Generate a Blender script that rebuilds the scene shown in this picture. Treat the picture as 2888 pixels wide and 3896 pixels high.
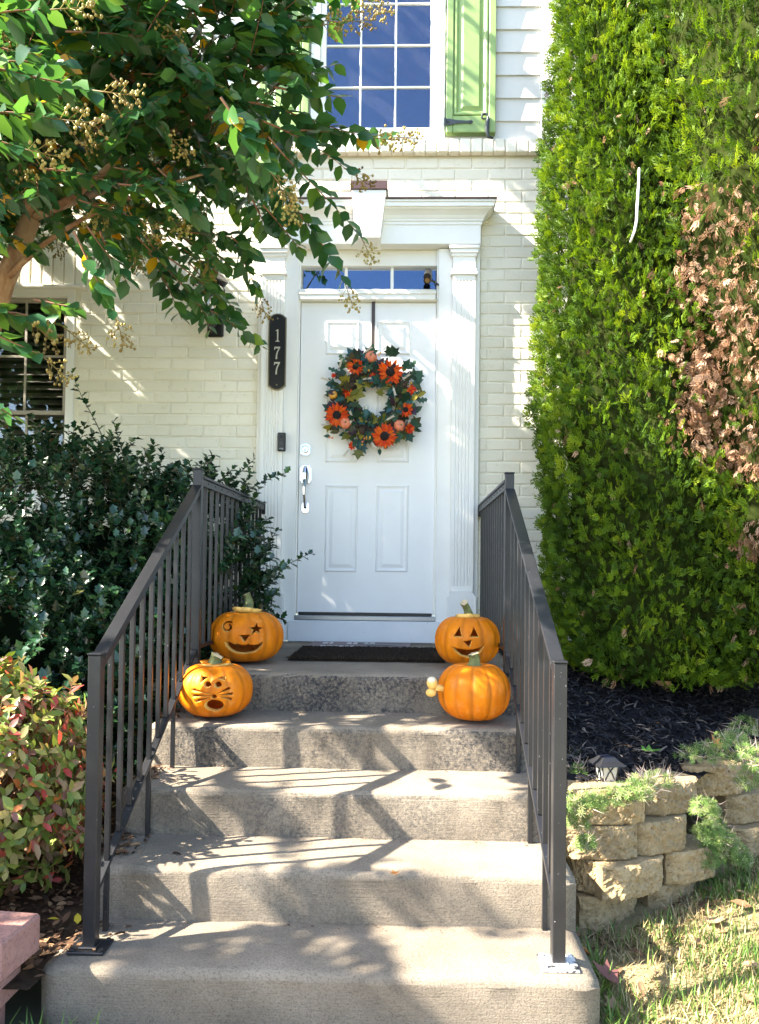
import bpy, bmesh, math, random
import numpy as np
from mathutils import Vector, Matrix, Euler
random.seed(7); rng = np.random.default_rng(11)
scene = bpy.context.scene
for o in list(bpy.data.objects): bpy.data.objects.remove(o)
COL = scene.collection
R = math.radians

# ------------------------------------------------------------------ camera
NW, NH, FPX = 2888., 3896., 2972.
CAMP = Vector((0, 0, 1.40))
CROT = Matrix.Rotation(R(1.65), 3, 'Z') @ Matrix.Rotation(R(90 + 1.5), 3, 'X') @ Matrix.Rotation(R(.66), 3, 'Z')
SHX, SHY = 0.00044, 0.04716
cd = bpy.data.cameras.new('camera'); cam = bpy.data.objects.new('camera', cd); COL.objects.link(cam)
cam.matrix_world = Matrix.Translation(CAMP) @ CROT.to_4x4()
cd.sensor_fit = 'HORIZONTAL'; cd.sensor_width = 36; cd.lens = 36 * FPX / NW
cd.shift_x = -SHX; cd.shift_y = SHY
cd.clip_start = .05; cd.clip_end = 2000
scene.camera = cam
# ------------------------------------------------------------------ sky, sun, exposure
SUN = Vector((1, .28, -.88)).normalized()          # the way the light travels
SEL = math.asin(-SUN.z)
wd = bpy.data.worlds.new('World'); scene.world = wd; wd.use_nodes = True
wn = wd.node_tree; bgn = wn.nodes['Background']
sky = wn.nodes.new('ShaderNodeTexSky'); sky.sky_type = 'NISHITA'; sky.sun_disc = False
sky.sun_elevation = SEL; sky.sun_rotation = math.atan2(-SUN.x, -SUN.y)
sky.air_density = 1.0; sky.dust_density = 1.2; sky.ozone_density = 1.0
wn.links.new(sky.outputs[0], bgn.inputs[0]); bgn.inputs[1].default_value = .11
sl = bpy.data.lights.new('sun', 'SUN'); sl.energy = 5.0; sl.angle = R(.5); sl.color = (1, .91, .77)
so = bpy.data.objects.new('sun', sl); COL.objects.link(so)
so.rotation_euler = SUN.to_track_quat('-Z', 'Y').to_euler(); so.location = (-8, -4, 10)
scene.view_settings.view_transform = 'Standard'; scene.view_settings.look = 'None'
scene.view_settings.gamma = 1; scene.view_settings.exposure = 2.7
scene.view_settings.use_curve_mapping = False
scene.cycles.max_bounces = 7; scene.cycles.diffuse_bounces = 5; scene.cycles.transparent_max_bounces = 12
scene.cycles.use_denoising = True

# ------------------------------------------------------------------ helpers
def ray(x, y):
    return CROT @ Vector(((x - SHX * NW - NW / 2) / FPX, -(y - SHY * NW - NH / 2) / FPX, -1))
def P(x, y, Y):                       # a photo pixel at depth Y -> place in the world
    d = ray(x, y); return CAMP + d * (Y / d.y)
def PZ(x, y, z):
    d = ray(x, y); return CAMP + d * ((z - CAMP.z) / d.z)
CR = np.array(CROT)
def proj(p):                          # (n,3) -> photo pixels, depth
    v = (np.asarray(p) - np.array(CAMP)) @ CR
    return NW / 2 + FPX * v[:, 0] / -v[:, 2] + SHX * NW, NH / 2 - FPX * v[:, 1] / -v[:, 2] + SHY * NW, -v[:, 2]

WM = {}
def link(o, parent=None, mw=None):
    COL.objects.link(o)
    mw = mw if mw is not None else Matrix.Identity(4)
    o.matrix_basis = mw; WM[o.name] = mw.copy()
    if parent is not None:
        o.parent = parent; o.matrix_parent_inverse = WM[parent.name].inverted()
    return o
def tag(o, label=None, cat=None, group=None, kind=None):
    if label: o['label'] = label
    if cat: o['category'] = cat
    if group: o['group'] = group
    if kind: o['kind'] = kind
    return o
def empty(name, loc, label=None, cat=None, group=None, parent=None):
    o = bpy.data.objects.new(name, None); o.empty_display_size = .1
    link(o, parent, Matrix.Translation(Vector(loc))); return tag(o, label, cat, group)
def inst(name, me, parent, mw):
    return link(bpy.data.objects.new(name, me), parent, mw)

class MB:
    def __init__(s): s.v = []; s.f = []; s.m = []
    def add(s, vs, fs, mat=0):
        b = len(s.v); s.v += [tuple(v) for v in vs]
        for f in fs: s.f.append(tuple(i + b for i in f)); s.m.append(mat)
        return s
    def cbox(s, c, d, ch=0., mat=0, rot=None):
        c = Vector(c); h = Vector(d) / 2
        if ch <= 0:
            vs = [Vector((x, y, z)) for x in (-h.x, h.x) for y in (-h.y, h.y) for z in (-h.z, h.z)]
            fs = [(0, 1, 3, 2), (4, 6, 7, 5), (0, 4, 5, 1), (2, 3, 7, 6), (0, 2, 6, 4), (1, 5, 7, 3)]
        else:
            ch = min(ch, min(h) * .9)
            vs = []; ix = {}
            for sx in (-1, 1):
                for sy in (-1, 1):
                    for sz in (-1, 1):
                        for a in range(3):
                            p = [sx * (h.x - (ch if a != 0 else 0)), sy * (h.y - (ch if a != 1 else 0)), sz * (h.z - (ch if a != 2 else 0))]
                            ix[sx, sy, sz, a] = len(vs); vs.append(Vector(p))
            fs = []
            def q(*k): fs.append(tuple(ix[i] for i in k))
            for g in (-1, 1):
                o1 = [(-1, -1), (1, -1), (1, 1), (-1, 1)]
                if g < 0: o1 = o1[::-1]
                q(*[(g, a, b, 0) for a, b in o1]); q(*[(b, g, a, 1) for a, b in o1]); q(*[(a, b, g, 2) for a, b in o1])
            for a in (-1, 1):
                for b in (-1, 1):
                    l1 = [(-1, a, b, 1), (1, a, b, 1), (1, a, b, 2), (-1, a, b, 2)]; q(*(l1 if a * b < 0 else l1[::-1]))
                    l2 = [(a, -1, b, 2), (a, 1, b, 2), (a, 1, b, 0), (a, -1, b, 0)]; q(*(l2 if a * b < 0 else l2[::-1]))
                    l3 = [(a, b, -1, 0), (a, b, 1, 0), (a, b, 1, 1), (a, b, -1, 1)]; q(*(l3 if a * b < 0 else l3[::-1]))
                    for e in (-1, 1):
                        t = [(a, b, e, 0), (a, b, e, 1), (a, b, e, 2)]; q(*(t if a * b * e > 0 else t[::-1]))
        if rot is not None: vs = [rot @ v for v in vs]
        return s.add([v + c for v in vs], fs, mat)
    def bx(s, x0, x1, y0, y1, z0, z1, ch=0., mat=0):
        return s.cbox(((x0 + x1) / 2, (y0 + y1) / 2, (z0 + z1) / 2), (x1 - x0, y1 - y0, z1 - z0), ch, mat)
    def tube(s, pts, rad, n=6, mat=0, cap=True, up=None):
        pts = [Vector(p) for p in pts]; k = len(pts)
        if not hasattr(rad, '__len__'): rad = [rad] * k
        t0 = (pts[1] - pts[0]).normalized()
        u = Vector(up) if up is not None else (Vector((0, 0, 1)) if abs(t0.z) < .9 else Vector((1, 0, 0)))
        vs = []
        for i, p in enumerate(pts):
            t = (pts[min(i + 1, k - 1)] - pts[max(i - 1, 0)])
            t = t.normalized() if t.length > 1e-9 else t0
            a = t.cross(u); a = a.normalized() if a.length > 1e-6 else Vector((1, 0, 0))
            b = a.cross(t); u = b
            for j in range(n):
                an = 2 * math.pi * j / n
                vs.append(p + a * (math.cos(an) * rad[i]) + b * (math.sin(an) * rad[i]))
        fs = [(i * n + j, i * n + (j + 1) % n, (i + 1) * n + (j + 1) % n, (i + 1) * n + j) for i in range(k - 1) for j in range(n)]
        if cap: fs += [tuple(range(n))[::-1], tuple((k - 1) * n + j for j in range(n))]
        return s.add(vs, fs, mat)
    def prism(s, poly, d0, d1, axis='y', mat=0):
        # poly in the other two axes (x,z) for y, (x,y) for z, (y,z) for x; extruded d0..d1
        n = len(poly)
        f = {'y': lambda a, b, d: (a, d, b), 'z': lambda a, b, d: (a, b, d), 'x': lambda a, b, d: (d, a, b)}[axis]
        vs = [f(a, b, d0) for a, b in poly] + [f(a, b, d1) for a, b in poly]
        fs = [tuple(range(n)), tuple(range(2 * n - 1, n - 1, -1))] + [(i, i + n, (i + 1) % n + n, (i + 1) % n) for i in range(n)]
        return s.add(vs, fs, mat)
    def lathe(s, prof, n=24, c=(0, 0, 0), mat=0, rot=None, fr=None):
        vs = []; c = Vector(c)
        for j in range(n):
            a = 2 * math.pi * j / n; q = fr(a) if fr else 1
            for r, z in prof:
                v = Vector((r * q * math.cos(a), r * q * math.sin(a), z)); vs.append(c + (rot @ v if rot is not None else v))
        k = len(prof)
        fs = [(j * k + i, ((j + 1) % n) * k + i, ((j + 1) % n) * k + i + 1, j * k + i + 1) for j in range(n) for i in range(k - 1)]
        return s.add(vs, fs, mat)
    def ball(s, c, r, n=8, k=6, sc=(1, 1, 1), mat=0, rot=None):
        prof = [(max(1e-4, r * math.sin(math.pi * i / k)), -r * math.cos(math.pi * i / k)) for i in range(k + 1)]
        b = len(s.v); s.lathe(prof, n, (0, 0, 0), mat)
        for i in range(b, len(s.v)):
            v = Vector((s.v[i][0] * sc[0], s.v[i][1] * sc[1], s.v[i][2] * sc[2]))
            if rot is not None: v = rot @ v
            s.v[i] = tuple(v + Vector(c))
        return s
    def mesh(s, name, mats, smooth=False, fix=False):
        me = bpy.data.meshes.new(name); me.from_pydata(s.v, [], s.f)
        for m in (mats if isinstance(mats, (list, tuple)) else [mats]): me.materials.append(m)
        me.polygons.foreach_set('material_index', s.m)
        if fix:
            bm = bmesh.new(); bm.from_mesh(me); bmesh.ops.remove_doubles(bm, verts=bm.verts, dist=1e-5)
            bmesh.ops.recalc_face_normals(bm, faces=bm.faces); bm.to_mesh(me); bm.free()
        if smooth: me.polygons.foreach_set('use_smooth', [True] * len(me.polygons))
        me.update(); return me
    def build(s, name, mats, parent=None, smooth=False, fix=False, mw=None, kind=None, bevel=0, label=None):
        o = link(bpy.data.objects.new(name, s.mesh(name, mats, smooth, fix)), parent, mw)
        if kind: o['kind'] = kind
        if label: o['label'] = label
        if bevel:
            m = o.modifiers.new('b', 'BEVEL'); m.width = bevel; m.segments = 3; m.limit_method = 'ANGLE'
        return o
def build_np(name, v, flat, counts, mat, parent=None, var=None, smooth=True, kind=None):
    me = bpy.data.meshes.new(name); me.vertices.add(len(v)); me.vertices.foreach_set('co', np.ascontiguousarray(v, np.float32).ravel())
    me.loops.add(len(flat)); me.loops.foreach_set('vertex_index', np.ascontiguousarray(flat, np.int32))
    me.polygons.add(len(counts)); st = np.concatenate([[0], np.cumsum(counts)[:-1]])
    me.polygons.foreach_set('loop_start', st.astype(np.int32))
    me.polygons.foreach_set('use_smooth', np.full(len(counts), smooth))
    me.update(calc_edges=True)
    if var is not None:
        a = me.attributes.new('var', 'FLOAT', 'POINT'); a.data.foreach_set('value', np.ascontiguousarray(var, np.float32))
    me.materials.append(mat)
    if parent == 'MESH': return me
    o = link(bpy.data.objects.new(name, me), parent)
    if kind: o['kind'] = kind
    return o
def nrm(a): return a / np.maximum(np.linalg.norm(a, axis=-1, keepdims=True), 1e-9)
class Tpl:
    def __init__(s, v, f): s.v = np.array(v, float); s.f = f; s.flat = np.array([i for q in f for i in q]); s.n = np.array([len(q) for q in f])
    def scatter(s, name, pos, yd, zd, size, mat, parent=None, var=None, kind=None, wid=None, smooth=True):
        pos = np.asarray(pos); n = len(pos); y = nrm(np.asarray(yd)); x = nrm(np.cross(y, zd)); z = np.cross(x, y)
        size = np.broadcast_to(size, n); wd_ = size * (1 if wid is None else wid)
        V = (pos[:, None, :] + x[:, None, :] * (s.v[None, :, 0] * wd_[:, None])[..., None] + y[:, None, :] * (s.v[None, :, 1] * size[:, None])[..., None]
             + z[:, None, :] * (s.v[None, :, 2] * size[:, None])[..., None])
        k = len(s.v); flat = (s.flat[None] + (np.arange(n) * k)[:, None]).ravel()
        vv = np.repeat(rng.random(n) if var is None else var, k)
        return build_np(name, V.reshape(-1, 3), flat, np.tile(s.n, n), mat, parent, vv, smooth, kind)
    def frames(s, pos, yd, zd, size, i):
        y = Vector(yd[i]).normalized(); x = y.cross(Vector(zd[i])).normalized(); z = x.cross(y)
        m = Matrix((x, y, z)).transposed().to_4x4()
        return Matrix.Translation(Vector(pos[i])) @ m @ Matrix.Scale(float(size[i]), 4)

# ------------------------------------------------------------------ materials
def newmat(name):
    m = bpy.data.materials.new(name); m.use_nodes = True; return m, m.node_tree, m.node_tree.nodes['Principled BSDF']
def ramp(nt, fac, stops):
    r = nt.nodes.new('ShaderNodeValToRGB'); e = r.color_ramp.elements
    while len(e) < len(stops): e.new(.5)
    for i, (p, c) in enumerate(stops): e[i].position = p; e[i].color = (*c, 1)
    nt.links.new(fac, r.inputs[0]); return r.outputs[0]
def noise(nt, scale, detail=4, rough=.6, co=None, sc=None):
    n = nt.nodes.new('ShaderNodeTexNoise'); n.inputs['Scale'].default_value = scale; n.inputs['Detail'].default_value = detail; n.inputs['Roughness'].default_value = rough
    if co is None: co = nt.nodes.new('ShaderNodeNewGeometry').outputs['Position']
    if sc:
        mp = nt.nodes.new('ShaderNodeMapping'); mp.inputs['Scale'].default_value = sc; nt.links.new(co, mp.inputs[0]); co = mp.outputs[0]
    nt.links.new(co, n.inputs['Vector']); return n.outputs['Fac']
def mix(nt, a, b, fac, mode='MIX'):
    m = nt.nodes.new('ShaderNodeMix'); m.data_type = 'RGBA'; m.blend_type = mode
    for s, v in ((m.inputs[0], fac), (m.inputs[6], a), (m.inputs[7], b)):
        if isinstance(v, (int, float)): s.default_value = v
        elif isinstance(v, tuple): s.default_value = (*v, 1)
        else: nt.links.new(v, s)
    return m.outputs[2]
def bump(nt, bs, h, st=.3, dist=.01, prev=None):
    b = nt.nodes.new('ShaderNodeBump'); b.inputs['Strength'].default_value = st; b.inputs['Distance'].default_value = dist
    nt.links.new(h, b.inputs['Height'])
    if prev is not None: nt.links.new(prev, b.inputs['Normal'])
    nt.links.new(b.outputs[0], bs.inputs['Normal']); return b.outputs[0]
def plain(name, col, rough=.5, metal=0, spec=.5, var=.12, vs=6, bs=0, bscale=80, coat=0):
    m, nt, b = newmat(name)
    dk = tuple(c * (1 - var) for c in col); lt = tuple(min(1, c * (1 + var)) for c in col)
    nt.links.new(ramp(nt, noise(nt, vs, 5), [(.3, dk), (.7, lt)]), b.inputs['Base Color'])
    b.inputs['Roughness'].default_value = rough; b.inputs['Metallic'].default_value = metal; b.inputs['Specular IOR Level'].default_value = spec
    if coat: b.inputs['Coat Weight'].default_value = coat
    if bs: bump(nt, b, noise(nt, bscale, 5), bs, .004)
    return m
def leafmat(name, stops, rough=.4, trans=.3, spec=.5, tint=(1, 1, 1), attr='var'):
    m, nt, b = newmat(name)
    at = nt.nodes.new('ShaderNodeAttribute'); at.attribute_name = attr
    c = ramp(nt, at.outputs['Fac'], stops)
    nt.links.new(c, b.inputs['Base Color']); b.inputs['Roughness'].default_value = rough; b.inputs['Specular IOR Level'].default_value = spec
    t = nt.nodes.new('ShaderNodeBsdfTranslucent'); nt.links.new(mix(nt, c, (1.0, 1.0, .45), .0 if tint == (1, 1, 1) else .0), t.inputs[0])
    g = nt.nodes.new('ShaderNodeMix'); g.data_type = 'RGBA'; g.blend_type = 'MULTIPLY'; g.inputs[0].default_value = 1; nt.links.new(c, g.inputs[6]); g.inputs[7].default_value = (*tint, 1)
    nt.links.new(g.outputs[2], t.inputs[0])
    ms = nt.nodes.new('ShaderNodeMixShader'); ms.inputs[0].default_value = trans
    nt.links.new(b.outputs[0], ms.inputs[1]); nt.links.new(t.outputs[0], ms.inputs[2])
    nt.links.new(ms.outputs[0], nt.nodes['Material Output'].inputs[0]); return m
def glassmat(name, fac=.3, col=(1, 1, 1), rough=.02, gcol=(.9, .95, 1)):
    m, nt, b = newmat(name); nt.nodes.remove(b)
    t = nt.nodes.new('ShaderNodeBsdfTransparent'); t.inputs[0].default_value = (*col, 1)
    g = nt.nodes.new('ShaderNodeBsdfGlossy'); g.inputs['Roughness'].default_value = rough; g.inputs[0].default_value = (*gcol, 1)
    bm = nt.nodes.new('ShaderNodeBump'); bm.inputs['Strength'].default_value = .05; bm.inputs['Distance'].default_value = .05
    nt.links.new(noise(nt, 2.2, 1), bm.inputs['Height']); nt.links.new(bm.outputs[0], g.inputs['Normal'])
    ms = nt.nodes.new('ShaderNodeMixShader'); ms.inputs[0].default_value = fac
    nt.links.new(t.outputs[0], ms.inputs[1]); nt.links.new(g.outputs[0], ms.inputs[2]); nt.links.new(ms.outputs[0], nt.nodes['Material Output'].inputs[0]); return m

def m_concrete():
    m, nt, b = newmat('worn concrete')
    base = ramp(nt, noise(nt, 3, 6, .65), [(.25, (.15, .125, .095)), (.55, (.25, .21, .16)), (.8, (.34, .29, .225))])
    fine = ramp(nt, noise(nt, 160, 3, .7), [(.32, (.45, .45, .45)), (.5, (1, 1, 1)), (.75, (1.12, 1.1, 1.08))])
    c = mix(nt, base, fine, .8, 'MULTIPLY')
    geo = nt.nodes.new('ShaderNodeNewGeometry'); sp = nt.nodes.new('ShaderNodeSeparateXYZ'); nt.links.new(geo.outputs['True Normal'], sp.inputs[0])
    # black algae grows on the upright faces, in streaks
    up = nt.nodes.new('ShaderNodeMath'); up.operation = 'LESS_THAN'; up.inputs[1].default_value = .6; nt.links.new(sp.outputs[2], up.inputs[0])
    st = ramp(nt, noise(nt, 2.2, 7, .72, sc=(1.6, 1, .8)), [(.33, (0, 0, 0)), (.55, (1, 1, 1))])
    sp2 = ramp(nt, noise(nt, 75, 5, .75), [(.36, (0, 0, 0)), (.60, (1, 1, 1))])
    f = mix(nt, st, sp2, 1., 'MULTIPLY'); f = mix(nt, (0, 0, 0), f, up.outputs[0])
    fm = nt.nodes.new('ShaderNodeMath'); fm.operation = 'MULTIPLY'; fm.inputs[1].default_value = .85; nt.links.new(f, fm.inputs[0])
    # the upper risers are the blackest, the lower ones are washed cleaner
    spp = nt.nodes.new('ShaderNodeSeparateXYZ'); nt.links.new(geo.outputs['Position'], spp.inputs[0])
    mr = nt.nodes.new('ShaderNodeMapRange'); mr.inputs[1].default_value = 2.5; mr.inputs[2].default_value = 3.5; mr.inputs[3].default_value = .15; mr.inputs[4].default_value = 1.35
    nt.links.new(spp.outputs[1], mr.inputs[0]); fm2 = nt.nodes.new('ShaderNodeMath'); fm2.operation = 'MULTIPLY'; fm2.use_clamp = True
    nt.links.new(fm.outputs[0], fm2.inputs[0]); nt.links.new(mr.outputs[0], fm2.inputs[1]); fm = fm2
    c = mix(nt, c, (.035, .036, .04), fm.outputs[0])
    sp3 = ramp(nt, noise(nt, 1.1, 5, .6), [(.5, (0, 0, 0)), (.8, (.5, .5, .5))])
    c = mix(nt, c, (.16, .13, .10), sp3)
    nt.links.new(c, b.inputs['Base Color']); b.inputs['Roughness'].default_value = .9; b.inputs['Specular IOR Level'].default_value = .25
    n1 = bump(nt, b, noise(nt, 150, 5, .75), .8, .006)
    bump(nt, b, noise(nt, 60, 3, .6, sc=(.12, 1, 3)), .45, .006, n1)
    return m
M = {}
M['concrete'] = m_concrete()
def m_paintbrick(name, a, bcol):
    m, nt, b = newmat(name)
    oi = nt.nodes.new('ShaderNodeObjectInfo')
    c0 = ramp(nt, noise(nt, 1.6, 5), [(.3, a), (.7, bcol)])
    c1 = ramp(nt, oi.outputs['Random'], [(0, (.93, .93, .92)), (1, (1.04, 1.04, 1.04))])
    c = mix(nt, c0, c1, 1., 'MULTIPLY')
    d = ramp(nt, noise(nt, 26, 6, .7), [(.28, (.72, .68, .58)), (.42, (1, 1, 1))]); c = mix(nt, c, d, .6, 'MULTIPLY')
    nt.links.new(c, b.inputs['Base Color']); b.inputs['Roughness'].default_value = .62
    n1 = bump(nt, b, noise(nt, 45, 5, .6), .35, .004); bump(nt, b, noise(nt, 9, 3), .3, .01, n1); return m
M['brick'] = m_paintbrick('cream painted brick', (.73, .69, .57), (.785, .755, .65))
M['mortar'] = plain('painted mortar', (.735, .70, .59), .7, bs=.4, bscale=60)
M['white'] = plain('white trim paint', (.80, .795, .76), .42, var=.035, vs=4, bs=.08, bscale=40)
M['door'] = plain('white door paint', (.80, .80, .79), .38, var=.03, vs=3, bs=.06, bscale=30)
M['siding'] = plain('pale siding paint', (.62, .62, .60), .5, var=.04, vs=3, bs=.12, bscale=30)
M['green'] = plain('apple green shutter paint', (.23, .34, .115), .42, var=.09, vs=5, bs=.1, bscale=30)
M['brownmetal'] = plain('brown flashing', (.07, .035, .03), .4)
def m_rail():
    m, nt, b = newmat('charcoal rail paint'); c = ramp(nt, noise(nt, 9, 5), [(.3, (.010, .0105, .013)), (.7, (.016, .0165, .019))])
    s = ramp(nt, noise(nt, 130, 2, .5), [(.755, (0, 0, 0)), (.775, (1, 1, 1))]); c = mix(nt, c, (.42, .41, .40), s)
    r2 = ramp(nt, noise(nt, 22, 5, .7), [(.68, (0, 0, 0)), (.78, (.35, .35, .35))]); c = mix(nt, c, (.05, .035, .03), r2)
    nt.links.new(c, b.inputs['Base Color']); b.inputs['Roughness'].default_value = .38; b.inputs['Specular IOR Level'].default_value = .42
    bump(nt, b, noise(nt, 70, 4), .15, .003); return m
M['rail'] = m_rail()
def m_plate():
    m, nt, b = newmat('chipped plate paint')
    c = ramp(nt, noise(nt, 38, 4, .6), [(.44, (.05, .05, .055)), (.52, (.62, .62, .62))])
    nt.links.new(c, b.inputs['Base Color']); b.inputs['Roughness'].default_value = .5; return m
M['plate'] = m_plate()
M['black'] = plain('black painted metal', (.012, .012, .013), .35)
M['darkiron'] = plain('grey wrought iron', (.035, .045, .05), .45)
M['chrome'] = plain('satin chrome', (.62, .64, .68), .14, metal=1, var=.05)
M['bronze'] = plain('aged brass edge', (.30, .25, .16), .35, metal=.8)
M['digit'] = plain('pale gold digit', (.62, .58, .48), .35, metal=.3)
M['glass'] = glassmat('window glass', .095, gcol=(.32, .50, .85))
M['glassdim'] = glassmat('shaded window glass', .06)
M['clearglass'] = glassmat('lamp glass', .15)
M['room'] = plain('dark room', (.02, .021, .025), .9)
M['blind'] = plain('dark blind slat', (.055, .05, .04), .6)  # slat colour darkened to stand in for the unlit room
M['greyframe'] = plain('taupe sash', (.33, .30, .25), .5, var=.05)
def m_screen():
    m, nt, b = newmat('insect screen'); b.inputs['Base Color'].default_value = (.34, .36, .42, 1); b.inputs['Roughness'].default_value = .6
    t = nt.nodes.new('ShaderNodeBsdfTransparent'); ms = nt.nodes.new('ShaderNodeMixShader')
    f = ramp(nt, noise(nt, 60, 3, .6, sc=(1, 1, .12)), [(.3, (.03,) * 3), (.7, (.07,) * 3)])
    nt.links.new(f, ms.inputs[0]); nt.links.new(t.outputs[0], ms.inputs[1]); nt.links.new(b.outputs[0], ms.inputs[2]); nt.links.new(ms.outputs[0], nt.nodes['Material Output'].inputs[0]); return m
M['screen'] = m_screen()

# ================================================================== SETTING: ground, lawn, beds
def lawn_z(x, y): return .015 + np.clip((x - .75) * .11, 0, .5) + np.clip((y - 2.6) * .05, -.03, .1) * (x > .6)
def m_soil(name, a, b2, sc=14):
    m, nt, b = newmat(name)
    c = ramp(nt, noise(nt, sc, 8, .75), [(.3, a), (.7, b2)]); nt.links.new(c, b.inputs['Base Color']); b.inputs['Roughness'].default_value = 1
    b.inputs['Specular IOR Level'].default_value = .1
    bump(nt, b, noise(nt, 70, 6, .75), .9, .02); return m
M['turf'] = m_soil('dry turf soil', (.22, .17, .09), (.42, .35, .19))
M['soil'] = m_soil('leafy soil', (.03, .02, .014), (.12, .075, .045))
M['mulch'] = m_soil('black mulch', (.006, .006, .008), (.022, .022, .027), 30)
M['farground'] = plain('street and lawns beyond', (.20, .21, .13), .95, var=.4, vs=.2)
def grid(name, x0, x1, y0, y1, nx, ny, zf, mat, kind='structure'):
    X, Y = np.meshgrid(np.linspace(x0, x1, nx), np.linspace(y0, y1, ny)); Z = zf(X, Y)
    v = np.stack([X, Y, Z], -1).reshape(-1, 3)
    i = (np.arange(ny - 1)[:, None] * nx + np.arange(nx - 1)[None]).ravel()
    flat = np.stack([i, i + 1, i + nx + 1, i + nx], 1).ravel()
    return build_np(name, v, flat, np.full(len(i), 4), mat, None, None, True, kind)
tag(grid('ground', -300, 300, -300, 300, 9, 9, lambda x, y: x * 0 - .03, M['farground']), 'wide flat ground of street and lawns round the house')
tag(grid('lawn', .55, 6, .2, 4.2, 60, 50, lambda x, y: lawn_z(x, y) + .012 * np.sin(9 * x + 3 * np.sin(7 * y)) , M['turf']), 'patchy dry lawn right of the steps')
tag(grid('planting_bed', -6, -1.075, 2.28, 5.2, 60, 50, lambda x, y: .16 + .06 * (y - 2.3) + .10 * np.clip(y - 3.2, 0, 2) + .015 * np.sin(13 * x) * np.sin(11 * y), M['soil']), 'brown leafy soil of the planting bed left of the steps')
tag(grid('front_soil', -6, -1.0, -.5, 2.34, 40, 30, lambda x, y: .012 + .012 * np.sin(11 * x) * np.sin(13 * y), M['soil']), 'soil with dead grass before the pink blocks')
MB().bx(-1.15, .62, -6, 2.36, -.04, .0).build('walkway', M['concrete'], kind='structure')['label'] = 'concrete walkway leading to the steps'
def wall_y(x): return 3.09 + .70 * np.clip(x - .85, 0, 9)
def mulch_z(x, y): return np.minimum(.515 + .24 * (y - wall_y(x)), .88)
def mulch_sheet():
    nx, ny = 70, 60
    X = np.linspace(.615, 5, nx)[None].repeat(ny, 0); t = np.linspace(0, 1, ny)[:, None]
    Y = (wall_y(X) - .0) * (1 - t) + 5.22 * t
    Z = mulch_z(X, Y) + .02 * np.sin(15 * X) * np.sin(17 * Y) + .008 * np.sin(41 * X + 7 * Y)
    v = np.stack([X, Y, Z], -1).reshape(-1, 3); i = (np.arange(ny - 1)[:, None] * nx + np.arange(nx - 1)[None]).ravel()
    o = build_np('mulch_bed', v, np.stack([i, i + 1, i + nx + 1, i + nx], 1).ravel(), np.full(len(i), 4), M['mulch'], None, None, True, 'structure')
    tag(o, 'black mulch bed between the block wall and the evergreens')
mulch_sheet()

# ================================================================== STEPS
STX0, STX1 = -1.085, .60
st = empty('front_steps', (-.24, 3, 0), 'weathered poured concrete front steps with a landing', 'steps')
NOSE = [3.66 - .322 * k for k in range(5)]; TOP = [.906 - .1815 * k for k in range(5)]
def step_mesh(k):
    e = .0015 * k; x0, x1 = STX0 - e, STX1 + e
    yf, zt = NOSE[k], TOP[k]; yb = 5.185 if k == 0 else NOSE[k - 1] + .06
    prof = [(yf + .012, -.06)] + [(yf + .012 - .012 * i / 4, -.06 + (zt - .03 + .06) * i / 4) for i in range(1, 5)]
    for a in np.linspace(0, math.pi / 2, 6): prof.append((yf + .028 - .028 * math.cos(a), zt - .028 + .028 * math.sin(a)))
    n2 = 5
    for i in range(1, n2 + 1): prof.append((yf + .03 + (yb - yf - .03) * i / n2, zt + .004 * i / n2))
    prof.append((yb, -.06))
    nx = 40; xs = np.linspace(x0, x1, nx); mb = MB(); n = len(prof); vs = []
    for i, x in enumerate(xs):
        for (y, z) in prof:
            w = .0035 * math.sin(9 * x + 31 * k) + .002 * math.sin(31 * x + 7 * z * 9 + k) + .0025 * (random.random() - .5)
            ed = min(x - x0, x1 - x); rd = .02 * max(0, 1 - ed / .03) ** 2
            fr = y < yf + .05
            vs.append((x, y + (w + rd if fr else 0), z - (rd * .8 + abs(w) * .5 if z > zt - .02 else 0)))
    fs = [(i * n + j, (i + 1) * n + j, (i + 1) * n + j + 1, i * n + j + 1) for i in range(nx - 1) for j in range(n - 1)]
    fs += [tuple(range(n)), tuple((nx - 1) * n + j for j in range(n))[::-1]]
    mb.add(vs, fs); o = mb.build('step', M['concrete'], st, smooth=True)
    o.data.polygons.foreach_set('use_smooth', [True] * (len(o.data.polygons) - 2) + [False, False]); return o
for k in range(5): step_mesh(k)

# ================================================================== HOUSE
HY = 5.22
house = empty('house', (-1.5, HY, 0), 'cream painted brick house front with pale siding above and a white panelled door', 'house')
SURX0, SURX1 = -.985, .50           # door surround
LW = (-3.25, -2.25, 1.55, 3.285)    # lower window opening x0 x1 z0 z1
UW = (-.60, .205, 4.31, 5.9)        # upper window opening
Z_L0, Z_L1 = 4.185, 4.287           # brick ledge
def wall_cells(mb, x0, x1, z0, z1, holes, y0, y1):
    xs = sorted({x0, x1, *[min(max(h[i], x0), x1) for h in holes for i in (0, 1)]}); zs = sorted({z0, z1, *[min(max(h[i], z0), z1) for h in holes for i in (2, 3)]})
    for a, b in zip(xs, xs[1:]):
        for c, d in zip(zs, zs[1:]):
            if not any(h[0] <= (a + b) / 2 <= h[1] and h[2] <= (c + d) / 2 <= h[3] for h in holes): mb.bx(a, b, y0, y1, c, d)
DOORH = (-.80, .31, .6, 3.55)
mb = MB(); wall_cells(mb, -7, 6, -.1, 4.24, [LW, DOORH], HY + .006, HY + .22)
bw = mb.build('brick_wall', M['mortar'], house)
BL, BH = .225, .0763
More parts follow.
